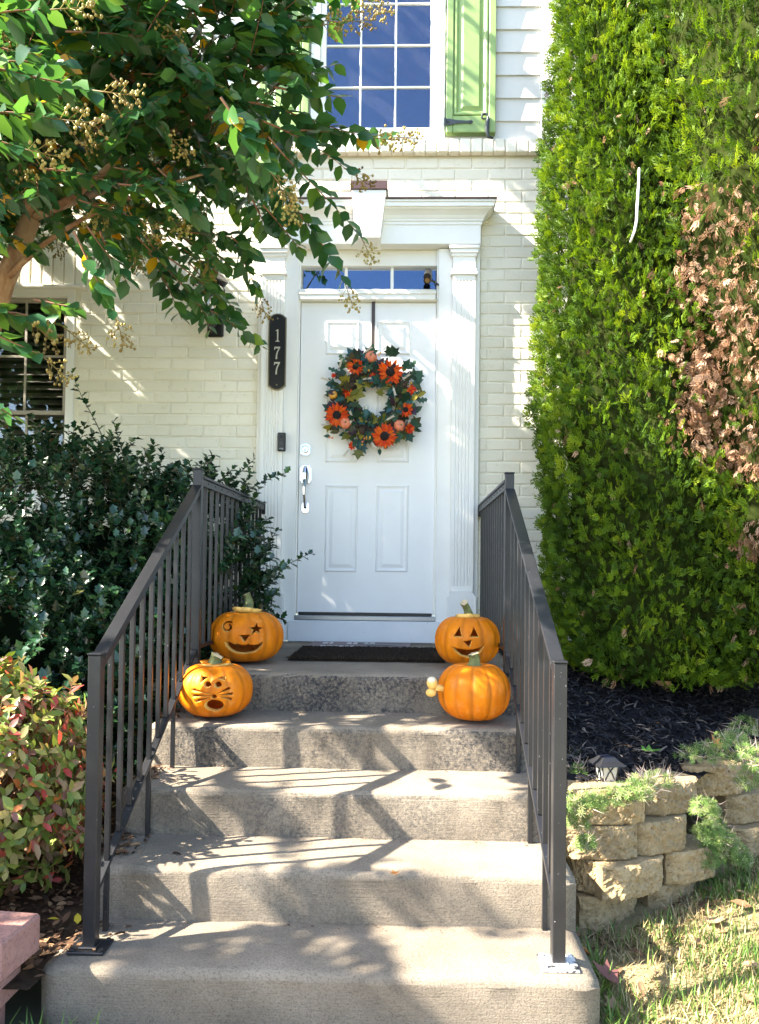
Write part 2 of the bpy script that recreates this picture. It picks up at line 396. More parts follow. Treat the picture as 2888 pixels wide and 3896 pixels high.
def brick_mesh(l, h, i):
    mb = MB().cbox((0, 0, 0), (l, .05, h), .006)
    for j, v in enumerate(mb.v): mb.v[j] = (v[0] + random.uniform(-.0018, .0018), v[1] + random.uniform(-.002, .002), v[2] + random.uniform(-.0016, .0016))
    return mb.mesh('brick', M['brick'])
full = [brick_mesh(BL - .006, BH - .006, i) for i in range(6)]
blocks_rest = MB(); nb = 0
SOLD = (-3.4, -2.18, 3.30, 3.52)
holes = [(LW[0] - .03, LW[1] + .03, LW[2], LW[3] + .05), (SURX0, SURX1, .7, 3.80), SOLD]
cand = []
zr = 4.18
row = 0
while zr > .0:
    z0 = zr - BH; off = (row % 2) * BL / 2 + .02
    x = -7 + off
    while x < 6:
        a, b = x, x + BL; segs = [(a, b)]
        for h in holes:
            if h[2] < z0 + BH * .5 < h[3]:
                ns = []
                for (p, q) in segs:
                    if q <= h[0] or p >= h[1]: ns.append((p, q)); continue
                    if p < h[0]: ns.append((p, h[0]))
                    if q > h[1]: ns.append((h[1], q))
                segs = ns
        for (p, q) in segs:
            if q - p > .03: cand.append((p, q, z0))
        x += BL
    zr -= BH; row += 1
c3 = np.array([((p + q) / 2, HY, z + BH / 2) for p, q, z in cand]); ux, uy, ud = proj(c3)
vis = (ux > -40) & (ux < 2130) & (uy > 480) & (uy < 2480)
vis &= ~((ux < 780) & (uy > 1760)) & ~((ux < 560) & (uy < 760)) & ~((ux < 880) & (uy < 560)) & ~((c3[:, 0] < -.985) & (uy > 2060)) & ~((uy < 760) & (ux < 700))
cut = {}
for (p, q, z), v in zip(cand, vis):
    l = q - p
    loc = Vector(((p + q) / 2, HY + .025 + random.uniform(-.0025, .002), z + BH / 2))
    if v and nb < 300:
        if abs(l - BL) < .001: me = random.choice(full)
        else:
            k = round(l, 3)
            if k not in cut: cut[k] = brick_mesh(l - .006, BH - .006, 0)
            me = cut[k]
        inst('brick', me, bw, Matrix.Translation(loc) @ Matrix.Rotation(random.uniform(-.006, .006), 4, 'Y')); nb += 1
    else: blocks_rest.cbox(loc, (l - .007, .05, BH - .008), .004)
blocks_rest.build('brick_rows', M['brick'], bw, kind='stuff')
print('bricks', nb)
# upright bricks over the lower window, and the projecting sill course under the siding
sol = brick_mesh(.070, .20, 0)
for i in range(16):
    inst('brick', sol, bw, Matrix.Translation((-3.36 + i * .0763, HY + .02, 3.41)))
led = MB().bx(-7, 6, HY - .035, HY + .2, Z_L0 + .012, Z_L1 - .014).build('brick_ledge', M['mortar'], house)
lb = [brick_mesh(.070, .098, i) for i in range(4)]
x = -2.2
while x < 1.3:
    inst('brick', random.choice(lb), led, Matrix.Translation((x, HY - .028 + random.uniform(-.002, .002), (Z_L0 + Z_L1) / 2)) @ Matrix.Rotation(R(-7), 4, 'X')); x += .0763
r_ = MB()
for xx in list(np.arange(-7, -2.25, .0763)) + list(np.arange(x, 6, .0763)): r_.cbox((xx, HY - .028, (Z_L0 + Z_L1) / 2), (.07, .05, .098), .005)
r_.build('brick_rows', M['brick'], led, kind='stuff')
# siding
mb = MB(); wall_cells(mb, -7, 6, 4.26, 7.2, [UW], HY + .012, HY + .2)
sw = mb.build('siding_wall', M['siding'], house)
EXP = .1575; z = 4.287 - .02; k = 0
while z < 7.0:
    for (x0, x1) in ((-7, UW[0] - .06), (UW[1] + .055, .898), (1.06, 6)):
        if z > UW[3] + .1 and x0 == -7: x1 = .898
        elif z > UW[3] + .1 and x0 < 0.5 and x0 > -1: continue
        zz0 = max(z, 4.288)
        m_ = MB().add([(x0, HY - .012, zz0), (x1, HY - .012, zz0), (x1, HY + .004, z + EXP + .02), (x0, HY + .004, z + EXP + .02),
                       (x0, HY + .010, zz0), (x1, HY + .010, zz0), (x1, HY + .011, z + EXP + .02), (x0, HY + .011, z + EXP + .02)],
                      [(0, 1, 2, 3), (0, 4, 5, 1), (0, 3, 7, 4), (1, 5, 6, 2), (3, 2, 6, 7)])
        m_.build('siding_board', M['siding'], sw)
    z += EXP; k += 1
MB().bx(.900, 1.058, HY - .022, HY + .012, 4.289, 7.1, .004).build('corner_board', M['white'], house)

# ---- windows
def casement(x0, x1, z0, z1, y, w, mat, name='frame', parent=None, d=.05, ch=.004):
    mb = MB(); mb.bx(x0, x0 + w, y, y + d, z0, z1, ch).bx(x1 - w, x1, y, y + d, z0, z1, ch).bx(x0 + w, x1 - w, y + .0012, y + d, z0, z0 + w, ch).bx(x0 + w, x1 - w, y + .0012, y + d, z1 - w, z1, ch)
    return mb.build(name, mat, parent)
def roombox(x0, x1, z0, z1, y0, y1, parent):
    v = [(x, y, z) for x in (x0, x1) for y in (y0, y1) for z in (z0, z1)]
    MB().add(v, [(0, 1, 3, 2), (4, 6, 7, 5), (2, 3, 7, 6), (0, 2, 6, 4), (1, 5, 7, 3)]).build('room_interior', M['room'], parent)
uwn = casement(UW[0] - .055, UW[1] + .05, UW[2] - .015, UW[3], HY - .03, .062, M['white'], 'window', house, .09)
uwn['label'] = 'upper white window with small square panes'
casement(UW[0] + .008, UW[1] - .013, UW[2] + .048, UW[3] - .05, HY + .004, .036, M['white'], 'sash', uwn, .05)
gx0, gx1, gz0 = UW[0] + .042, UW[1] - .047, UW[2] + .082
cw = (gx1 - gx0) / 3; rh = .291
for i in range(3):
    for j in range(5):
        a, c = gx0 + i * cw, gz0 + j * rh
        MB().bx(a + .002, a + cw - .002, HY + .034, HY + .037, c + .002, c + rh - .002).build('pane', M['glass'], uwn)
for i in (1, 2): MB().bx(gx0 + i * cw - .0065, gx0 + i * cw + .0065, HY + .022, HY + .045, gz0, 5.86, .003).build('muntin', M['white'], uwn)
for j in range(1, 5): MB().bx(gx0, gx1, HY + .0235, HY + .0435, gz0 + j * rh - .0065, gz0 + j * rh + .0065, .003).build('muntin', M['white'], uwn)
MB().add([(gx0 - .01, HY + .012, gz0 - .01), (gx1 + .01, HY + .012, gz0 - .01), (gx1 + .01, HY + .012, 5.84), (gx0 - .01, HY + .012, 5.84)], [(0, 1, 2, 3)]).build('insect_screen', M['screen'], uwn)
roombox(UW[0] - .3, UW[1] + .3, UW[2] - .2, UW[3], HY + .21, HY + 1.4, uwn)
def shutter(x0, x1, left):
    z0, z1, y0 = 4.318, 5.95, HY - .062
    s = MB().bx(x0, x1, y0 + .02, y0 + .045, z0, z1).build('shutter', M['green'], house)
    sw_ = .045
    for a, b in ((x0 + .0, x0 + sw_), (x1 - sw_, x1)): MB().bx(a, b, y0, y0 + .0205, z0 + .001, z1, .004).build('stile', M['green'], s)
    MB().bx(x0 + sw_ + .001, x1 - sw_ - .001, y0 + .001, y0 + .0203, z0 + .0015, z0 + .115, .004).build('rail', M['green'], s)
    px0, px1, pz0, pz1 = x0 + sw_ + .006, x1 - sw_ - .006, z0 + .12, z1 - .1
    ring(px0, px1, pz0, pz1, y0 + .02, [(0, 0), (.004, -.016), (.016, -.017), (.032, -.004), (.040, -.004), (.062, -.015)]).build('panel', M['green'], s)
    return s
def ring(x0, x1, z0, z1, y, prof):
    mb = MB(); vs = []
    for o, d in prof: vs += [(x0 + o, y + d, z0 + o), (x1 - o, y + d, z0 + o), (x1 - o, y + d, z1 - o), (x0 + o, y + d, z1 - o)]
    fs = [(i * 4 + j, i * 4 + (j + 1) % 4, (i + 1) * 4 + (j + 1) % 4, (i + 1) * 4 + j) for i in range(len(prof) - 1) for j in range(4)]
    k = (len(prof) - 1) * 4; fs.append((k, k + 1, k + 2, k + 3)); return mb.add(vs, fs)
shr = shutter(.262, .592, False); shutter(-1.0, -.665, True)
zz = 4.318 + .068; yy = HY - .068
mb = MB().add([(.255, yy, zz - .022), (.255, yy, zz + .022), (.285, yy, zz + .022), (.33, yy - .002, zz + .012), (.40, yy, zz + .008), (.43, yy, zz + .014), (.445, yy, zz), (.43, yy, zz - .014), (.40, yy, zz - .008), (.33, yy - .002, zz - .012), (.285, yy, zz - .022)],
              [tuple(range(11))[::-1]]); mb.cbox((.255, yy - .004, zz), (.016, .016, .05), .004)
for hx in (.275, .425): mb.ball((hx, yy - .003, zz), .006, 6, 4)
mb.build('hinge', M['darkiron'], shr)
pts = [(.515 + .024 * math.cos(a) * (1 - .45 * (a - 0) / 5), yy - .006, zz + .03 + .024 * math.sin(a) * (1 - .45 * a / 5)) for a in np.linspace(5.2, 0, 16)]
pts += [(.540, yy - .006, zz + .01), (.533, yy - .006, zz - .04), (.535, yy - .006, zz - .075), (.545, yy - .002, zz - .105), (.575, yy, zz - .112)]
MB().tube(pts, [.006] * 8 + [.008] * 8 + [.012, .016, .014, .010, .008], 7).build('shutter_dog', M['darkiron'], shr, smooth=True)

lwn = casement(LW[0], LW[1], LW[2], LW[3], HY + .002, .055, M['white'], 'window', house, .08)
lwn['label'] = 'lower window with dark blinds behind the crape myrtle'
casement(LW[0] - .03, LW[1] + .0, LW[2] - .02, LW[3] + .035, HY + .0165, .03, M['white'], 'brick_mould', lwn, .05)
MB().bx(LW[0] - .1, LW[1] + .07, HY - .03, HY + .06, LW[3] + .0, LW[3] + .018, .004).build('drip_cap', M['white'], lwn)
zm = 2.445; sx0, sx1 = LW[0] + .057, LW[1] - .057
casement(sx0, sx1, zm - .02, LW[3] - .057, HY + .03, .028, M['greyframe'], 'sash', lwn, .03)
casement(sx0, sx1, LW[2] + .057, zm + .015, HY + .062, .028, M['greyframe'], 'sash', lwn, .03)
for q, (za, zb, y) in enumerate(((zm + .01, LW[3] - .086, HY + .045), (LW[2] + .086, zm - .02, HY + .077))):
    MB().bx(sx0 + .026, sx1 - .026, y, y + .003, za, zb).build('pane', M['glassdim'], lwn)
    for i in (1, 2): xx = sx0 + (sx1 - sx0) * i / 3; MB().bx(xx - .008, xx + .008, y - .006, y - .001, za, zb).build('muntin', M['greyframe'], lwn)
    zz_ = (za + zb) / 2; MB().bx(sx0 + .026, sx1 - .026, y - .0065, y - .0015, zz_ - .008, zz_ + .008).build('muntin', M['greyframe'], lwn)
slat = MB().cbox((0, 0, 0), (sx1 - sx0 + .04, .062, .003), 0).mesh('blind_slat', M['blind'])
for i in range(32): inst('blind_slat', slat, lwn, Matrix.Translation(((sx0 + sx1) / 2, HY + .16, LW[2] + .1 + i * .052)) @ Matrix.Rotation(R(40), 4, 'X'))
roombox(LW[0] - .3, LW[1] + .3, LW[2] - .1, LW[3] + .2, HY + .21, HY + 1.4, lwn)

def m_kick():
    m, nt, b = newmat('scuffed white board'); c = ramp(nt, noise(nt, 5, 5), [(.3, (.70, .71, .72)), (.7, (.78, .78, .78))])
    s = ramp(nt, noise(nt, 60, 3, .6), [(.26, (.10, .09, .08)), (.31, (1, 1, 1))]); c = mix(nt, c, s, .8, 'MULTIPLY')
    nt.links.new(c, b.inputs['Base Color']); b.inputs['Roughness'].default_value = .5; return m
M['kick'] = m_kick()
# ---- door surround
sur = empty('door_surround', (-.24, HY, .9), parent=house)
W_ = M['white']
for sgn, (xo, xi) in ((-1, (-.985, -.713)), (1, (.50, .222))):
    a, b = min(xo, xi), max(xo, xi)
    MB().bx(a, b, HY - .035, HY + .05, .913, 3.545, .003).build('casing', W_, sur)
    # inner stop mouldings next to the door
    q = xi + (.0 if sgn < 0 else .0)
    MB().bx(min(q, q - .03 * sgn), max(q, q - .03 * sgn), HY - .052, HY - .034, .914, 3.14, .004).build('moulding', W_, sur) if False else None
    cx = (a + b) / 2 + (-.03 if sgn < 0 else .03)
    pw = .150
    # fluted shaft
    zb, zt = 1.29, 3.315; yb, yf = HY - .034, HY - .075; nfl = 5; prof = [(cx - pw / 2, yb), (cx - pw / 2, yf)]
    fw = .013
    for i in range(nfl):
        fx = cx - .044 + i * .022
        for t in np.linspace(math.pi, 0, 6): prof.append((fx + fw / 2 * math.cos(t), yf + .009 * math.sin(t)))
    prof += [(cx + pw / 2, yf), (cx + pw / 2, yb)]
    MB().prism(prof, zb, zt, 'z').build('fluted_shaft', W_, sur)
    MB().bx(cx - pw / 2, cx + pw / 2, yf, yb, zt, 3.51, .002).build('shaft_top', W_, sur)
    MB().bx(cx - pw / 2, cx + pw / 2, yf - .0, yb, 1.255, zb, .002).build('shaft_foot', W_, sur)
    mbp = MB(); zp = 1.255
    pp = [(cx - .094, .912), (cx + .094, .912), (cx + .094, zp - .03), (cx + .082, zp - .03), (cx + .078, zp - .012), (cx + .066, zp - .01), (cx + .066, zp), (cx - .066, zp), (cx - .066, zp - .01), (cx - .078, zp - .012), (cx - .082, zp - .03), (cx - .094, zp - .03)]
    mbp.prism(pp, yf - .022, yb); mbp.build('plinth', W_, sur)
    mbc = MB()
    for (zc0, zc1, e) in ((3.352, 3.372, .014), (3.372, 3.392, .008), (3.475, 3.495, .010), (3.495, 3.522, .018), (3.522, 3.545, .026)):
        mbc.bx(cx - pw / 2 - e, cx + pw / 2 + e, yf - e, yb - .002, zc0, zc1, .004)
    mbc.build('capital', W_, sur)
# jambs and heads round the door and the transom light
for x0, x1 in ((-.7125, -.704), (.2135, .2215)):
    MB().bx(x0, x1, HY - .02, HY + .1, 1.09, 3.55).build('jamb', W_, sur)
MB().bx(-.712, .2215, HY - .045, HY + .1, 3.196, 3.268, .005).build('transom_bar', W_, sur)
MB().bx(-.712, .2215, HY - .052, HY - .044, 3.232, 3.262, .003).build('transom_moulding', W_, sur)
MB().bx(-.7115, .221, HY + .01, HY + .1, 3.445, 3.552, .004).build('transom_head', W_, sur)
tr = empty('transom', (-.245, HY, 3.36), parent=house)
tx0, tx1 = -.70, .21
for i in range(3):
    a, b = tx0 + (tx1 - tx0) * i / 3, tx0 + (tx1 - tx0) * (i + 1) / 3
    MB().bx(a + .003, b - .003, HY + .05, HY + .054, 3.27, 3.445).build('pane', M['glass'], tr)
for xx in (P(1317, 1040, HY + .04).x, P(1492, 1040, HY + .04).x): MB().bx(xx - .011, xx + .011, HY + .036, HY + .06, 3.268, 3.446, .003).build('muntin', W_, tr)
roombox(-.9, .5, 3.2, 3.6, HY + .2, HY + 1.2, tr)
# entablature
MB().bx(-.990, .497, HY - .092, HY + .0, 3.552, 3.69, .003).build('frieze', W_, sur)
def crown(x0, x1, yf, prof, name, mat):
    mb = MB(); vs = []
    for o, z in prof: vs += [(x0 - o, HY, z), (x0 - o, yf - o, z), (x1 + o, yf - o, z), (x1 + o, HY, z)]
    fs = [(i * 4 + j, i * 4 + j + 1, (i + 1) * 4 + j + 1, (i + 1) * 4 + j) for i in range(len(prof) - 1) for j in range(3)]
    k = (len(prof) - 1) * 4; fs.append((k, k + 1, k + 2, k + 3)); mb.add(vs, fs); return mb.build(name, mat, sur)
crown(-.990, .497, HY - .092, [(-.01, 3.675), (.006, 3.68), (.006, 3.70), (.014, 3.702), (.014, 3.712), (.020, 3.72), (.028, 3.735), (.046, 3.752), (.062, 3.762), (.066, 3.77), (.078, 3.772), (.078, 3.796), (.086, 3.80), (.086, 3.812), (.05, 3.816)], 'crown_moulding', W_)
crown(-.990, .497, HY - .092, [(.0, 3.8165), (.094, 3.813), (.096, 3.823), (.0, 3.84)], 'flashing', M['brownmetal'])
ks = lambda d: [(-.325 + d, 3.547), (-.165 - d, 3.547), (-.128 - d, 3.862), (-.356 + d, 3.862)]
MB().prism(ks(0), HY - .205, HY).build('keystone', W_, sur, bevel=.004)
MB().prism([(-.364, 3.8625), (-.120, 3.8625), (-.122, 3.918), (-.362, 3.918)], HY - .215, HY).build('keystone_cap', M['brownmetal'], sur, bevel=.003)
# threshold, kick board
MB().bx(-.712, .2215, HY - .05, HY + .1, 1.052, 1.082, .004).build('threshold', plain('aluminium sill', (.35, .36, .38), .35, metal=.7), sur)
MB().bx(-.755, .262, HY - .055, HY + .05, .909, 1.050, .004).build('kick_board', M['kick'], sur)

# ---- door
DX0, DX1, DZ0, DZ1 = -.7005, .2105, 1.088, 3.188
door = MB().bx(DX0, DX1, HY, HY + .045, DZ0, DZ1, .002).build('door', M['door'], house)
door['label'] = 'white six panel front door'
DPROF = [(0, .0005), (.004, -.006), (.010, -.0085), (.016, -.003), (.026, -.0012), (.030, -.0012), (.052, -.008)]
def dpanel(n0, n1, m0, m1):
    a, b = P(n0, m1, HY), P(n1, m0, HY); ring(a.x, b.x, a.z, b.z, HY, DPROF).build('panel', M['door'], door)
for n0, n1 in ((1239, 1370), (1434, 1563)): dpanel(n0, n1, 1222, 1349)
for n0, n1 in ((1236, 1365), (1430, 1558)): dpanel(n0, n1, 1432, 1759)
for n0, n1 in ((1234, 1363), (1427, 1555)): dpanel(n0, n1, 1846, 2176)
MB().bx(DX0 + .01, DX1 - .01, HY - .012, HY + .02, 1.083, 1.103, .003).build('door_sweep', M['rail'], door)
def plate_poly(cx, cz, w, h):
    return [(cx + x * w / 2, cz + z * h / 2) for x, z in ((-1, -.72), (-.8, -.74), (-.72, -.9), (-.4, -1), (.4, -1), (.72, -.9), (.8, -.74), (1, -.72), (1, .72), (.8, .74), (.72, .9), (.4, 1), (-.4, 1), (-.72, .9), (-.8, .74), (-1, .72))]
def px(x, y): q = P(x, y, HY - .01); return q.x, q.z
ch = M['chrome']
cx_, cz_ = px(1162, 1710); db = MB(); db.prism(plate_poly(cx_, cz_, .068, .085), HY - .012, HY)
db.lathe([(.0001, -.022), (.022, -.022), (.025, -.018), (.025, 0)], 20, (cx_, HY - .012, cz_), rot=Matrix.Rotation(R(-90), 3, 'X'))
db.build('deadbolt', ch, door, bevel=.002)
db2 = MB().prism([(cx_ - .003, cz_ - .014), (cx_ + .003, cz_ - .014), (cx_ + .002, cz_), (cx_ - .002, cz_)], HY - .0365, HY - .03); db2.build('key_slot', M['black'], door)
cx_, cz_ = px(1163, 1805); hb = MB(); hb.prism(plate_poly(cx_, cz_, .078, .128), HY - .012, HY)
c2x, c2z = px(1161, 1931)
hb.prism(plate_poly(c2x, c2z, .05, .075), HY - .012, HY)
hb.tube([(cx_, HY - .01, cz_ + .05), (cx_, HY - .03, cz_ + .035), (cx_, HY - .04, cz_ + .0), (cx_, HY - .045, cz_ - .04), (cx_ - .001, HY - .062, cz_ - .09), (cx_ - .002, HY - .062, cz_ - .14), (c2x, HY - .045, c2z + .035), (c2x, HY - .02, c2z + .008), (c2x, HY - .004, c2z)], [.012, .018, .024, .018, .011, .009, .009, .011, .012], 10)
hb.build('door_handle', ch, door, smooth=False, bevel=.0015)

# ================================================================== RAILINGS
def beam(mb, p0, p1, w, h, mat=0):      # sloped bar with upright ends; p = middle of the top face
    vs = []
    for p in (p0, p1):
        for dx, dz in ((-w / 2, -h), (w / 2, -h), (w / 2, 0), (-w / 2, 0)): vs.append((p[0] + dx, p[1], p[2] + dz))
    return mb.add(vs, [(0, 1, 2, 3), (7, 6, 5, 4), (0, 4, 5, 1), (1, 5, 6, 2), (2, 6, 7, 3), (3, 7, 4, 0)], mat)
def railing(xf, xb, xw, yf, yb, label):
    t = empty('stair_railing', (xf, yf, TOP[4]), label, 'railing', 'railings beside the steps')
    RM = M['rail']; pw = .0405
    zf, zb = 1.112, 1.848
    def post(x, y, z0, z1):
        p = MB().bx(x - pw / 2, x + pw / 2, y - pw / 2, y + pw / 2, z0 + .008, z1, .0025).build('post', RM, t)
        MB().bx(x - pw / 2 - .0025, x + pw / 2 + .0025, y - pw / 2 - .0025, y + pw / 2 + .0025, z1, z1 + .007, .002).build('cap', RM, p)
        return p
    post(xf, yf, TOP[4], zf); post(xb, yb, TOP[0], zb)
    for x, y, z in ((xf, yf, TOP[4]), (xb, yb, TOP[0])):
        mb = MB().bx(x - .058, x + .058, y - .05, y + .05, z + .001, z + .010, .002).bx(x - .03, x + .03, y - .03, y + .03, z + .010, z + .016, .003)
        for sx in (-.044, .044):
            for sy in (-.036, .036): mb.lathe([(.0001, .017), (.007, .017), (.008, .010)], 6, (x + sx, y + sy, z))
        mb.build('base_plate', M['plate'] if y < 2.48 else RM, t)
    lx = lambda y: xf + (xb - xf) * (y - yf) / (yb - yf)
    slope = (1.792 - (zf - .012)) / (yb - yf); rz = lambda y: zf - .014 + slope * (y - yf)
    brz0, brz1 = TOP[4] + .168, TOP[0] + .125; bz = lambda y: brz0 + (brz1 - brz0) * (y - yf) / (yb - yf)
    a, b = yf + pw / 2 - .035, yb - pw / 2
    mb = MB(); beam(mb, (lx(yf + .021), yf + .0212, rz(yf + .02)), (lx(b), b, rz(b)), .046, .013)
    beam(mb, (lx(yf + .021), yf + .0212, rz(yf + .02) - .0135), (lx(b), b, rz(b) - .0135), .030, .034)
    mb.build('top_rail', RM, t, bevel=.0025)
    mb = MB(); beam(mb, (lx(yf + .021), yf + .0212, bz(yf + .02)), (lx(b), b, bz(b)), .028, .016); mb.build('bottom_rail', RM, t, bevel=.002)
    # balusters on the flight
    bs = .0165; n = 11
    foot = {}
    for k in range(1, 5): foot[round((NOSE[k - 1] - .035 - (yf + .02)) / ((b - yf - .02) / n))] = k
    for i in range(1, n):
        y = yf + .02 + (b - yf - .02) * i / n; x = lx(y); z0 = bz(y) - .001; z1 = rz(y) - .04
        if i in foot:
            k = max(kk for kk in range(5) if NOSE[kk] <= y + .0) if any(NOSE[kk] <= y for kk in range(5)) else 4
            k = min(kk for kk in range(5) if NOSE[kk] <= y - .01)
            z0 = TOP[k] + .001
        MB().bx(x - bs / 2, x + bs / 2, y - bs / 2, y + bs / 2, z0, z1, .0015).build('baluster', RM, t)
    # landing part up to the house wall
    lw = lambda y: xb + (xw - xb) * (y - yb) / (5.14 - yb); y0, y1 = yb + pw / 2, 5.14
    zl = 1.824
    mb = MB(); beam(mb, (lw(y0), y0 + .0005, zl), (lw(y1), y1, zl), .046, .013); beam(mb, (lw(y0), y0 + .0005, zl - .0135), (lw(y1), y1, zl - .0135), .030, .034)
    tl = mb.build('landing_rail', RM, t, bevel=.0025)
    for i in range(10):
        y = y0 + .1 + i * .13; MB().ball((lw(y) + (.0152 if xf < 0 else -.0152), y, zl - .028), .004, 6, 4).build('rivet', M['black'], tl)
    mb = MB(); beam(mb, (lw(y0), y0 + .0005, 1.03), (lw(y1), y1, 1.03), .028, .016); mb.build('bottom_rail', RM, t, bevel=.002)
    n = 13
    for i in range(1, n + 1):
        y = y0 + (y1 - y0) * i / (n + .6); x = lw(y)
        MB().bx(x - bs / 2, x + bs / 2, y - bs / 2, y + bs / 2, 1.029, zl - .04, .0015).build('baluster', RM, t)
    MB().bx(lw(y1) - .02, lw(y1) + .02, y1 - .004, HY - .036 if xf < 0 else HY + .004, zl - .075, zl - .005, .003).build('wall_bracket', RM, t)
    return t
railing(-.978, -.956, -.93, 2.492, 3.615, 'dark metal stair railing beside the holly bush')
railing(.494, .497, .515, 2.462, 3.66, 'dark metal stair railing beside the tall evergreens and the mulch')

# ================================================================== PUMPKINS
def m_pumpkin(name, a, b2):
    m, nt, b = newmat(name)
    tc = nt.nodes.new('ShaderNodeTexCoord').outputs['Object']
    c = ramp(nt, noise(nt, 7, 6, .65, co=tc), [(.3, a), (.7, b2)])
    st_ = ramp(nt, noise(nt, 46, 4, .6, co=tc, sc=(1, 1, .12)), [(.35, (.80, .70, .55)), (.6, (1.06, 1.08, 1.1))]); c = mix(nt, c, st_, .6, 'MULTIPLY')
    s = ramp(nt, noise(nt, 55, 6, .75, co=tc), [(.25, (.45, .38, .28)), (.42, (1, 1, 1))]); c = mix(nt, c, s, .75, 'MULTIPLY')
    f = ramp(nt, noise(nt, 17, 7, .8, co=tc), [(.54, (0, 0, 0)), (.74, (.5, .5, .5))]); c = mix(nt, c, (.75, .42, .16), f)
    at = nt.nodes.new('ShaderNodeAttribute'); at.attribute_name = 'groove'
    c = mix(nt, c, (.42, .13, .008), at.outputs['Fac'])
    nt.links.new(c, b.inputs['Base Color']); b.inputs['Roughness'].default_value = .48; b.inputs['Specular IOR Level'].default_value = .22; b.inputs['Subsurface Weight'].default_value = .0
    bump(nt, b, noise(nt, 60, 5, .6, co=tc), .18, .004); return m
M['pumpkin'] = m_pumpkin('pumpkin skin', (.66, .165, .003), (.82, .255, .005))
M['flesh'] = plain('pumpkin flesh', (.80, .50, .13), .55, var=.15, vs=30, bs=.4, bscale=120)
M['cavity'] = plain('pumpkin inside', (.72, .33, .05), .6, var=.3, vs=20, bs=.6, bscale=90)
def add_trans(m, col, f):            # light seeps through rind and flesh
    nt = m.node_tree; b = nt.nodes['Principled BSDF']; t = nt.nodes.new('ShaderNodeBsdfTranslucent'); t.inputs[0].default_value = (*col, 1)
    ms = nt.nodes.new('ShaderNodeMixShader'); ms.inputs[0].default_value = f; nt.links.new(b.outputs[0], ms.inputs[1]); nt.links.new(t.outputs[0], ms.inputs[2]); nt.links.new(ms.outputs[0], nt.nodes['Material Output'].inputs[0])
add_trans(M['cavity'], (1, .48, .08), .40); add_trans(M['pumpkin'], (1, .42, .05), .14)
M['stem'] = plain('green brown stem', (.13, .15, .05), .7, var=.55, vs=26, bs=.6, bscale=60)
M['stemtip'] = plain('dry stem tip', (.45, .36, .22), .8, var=.3, vs=40)
def pk_r(th, ph, sd, nr=11):            # unit shape: rib and flattening
    w = th * nr + .6 * math.sin(th * 2 + sd) + .35 * math.sin(3 * th + 2 * sd)
    g = abs(math.sin(w / 2 + sd))        # 0 in the groove
    return g
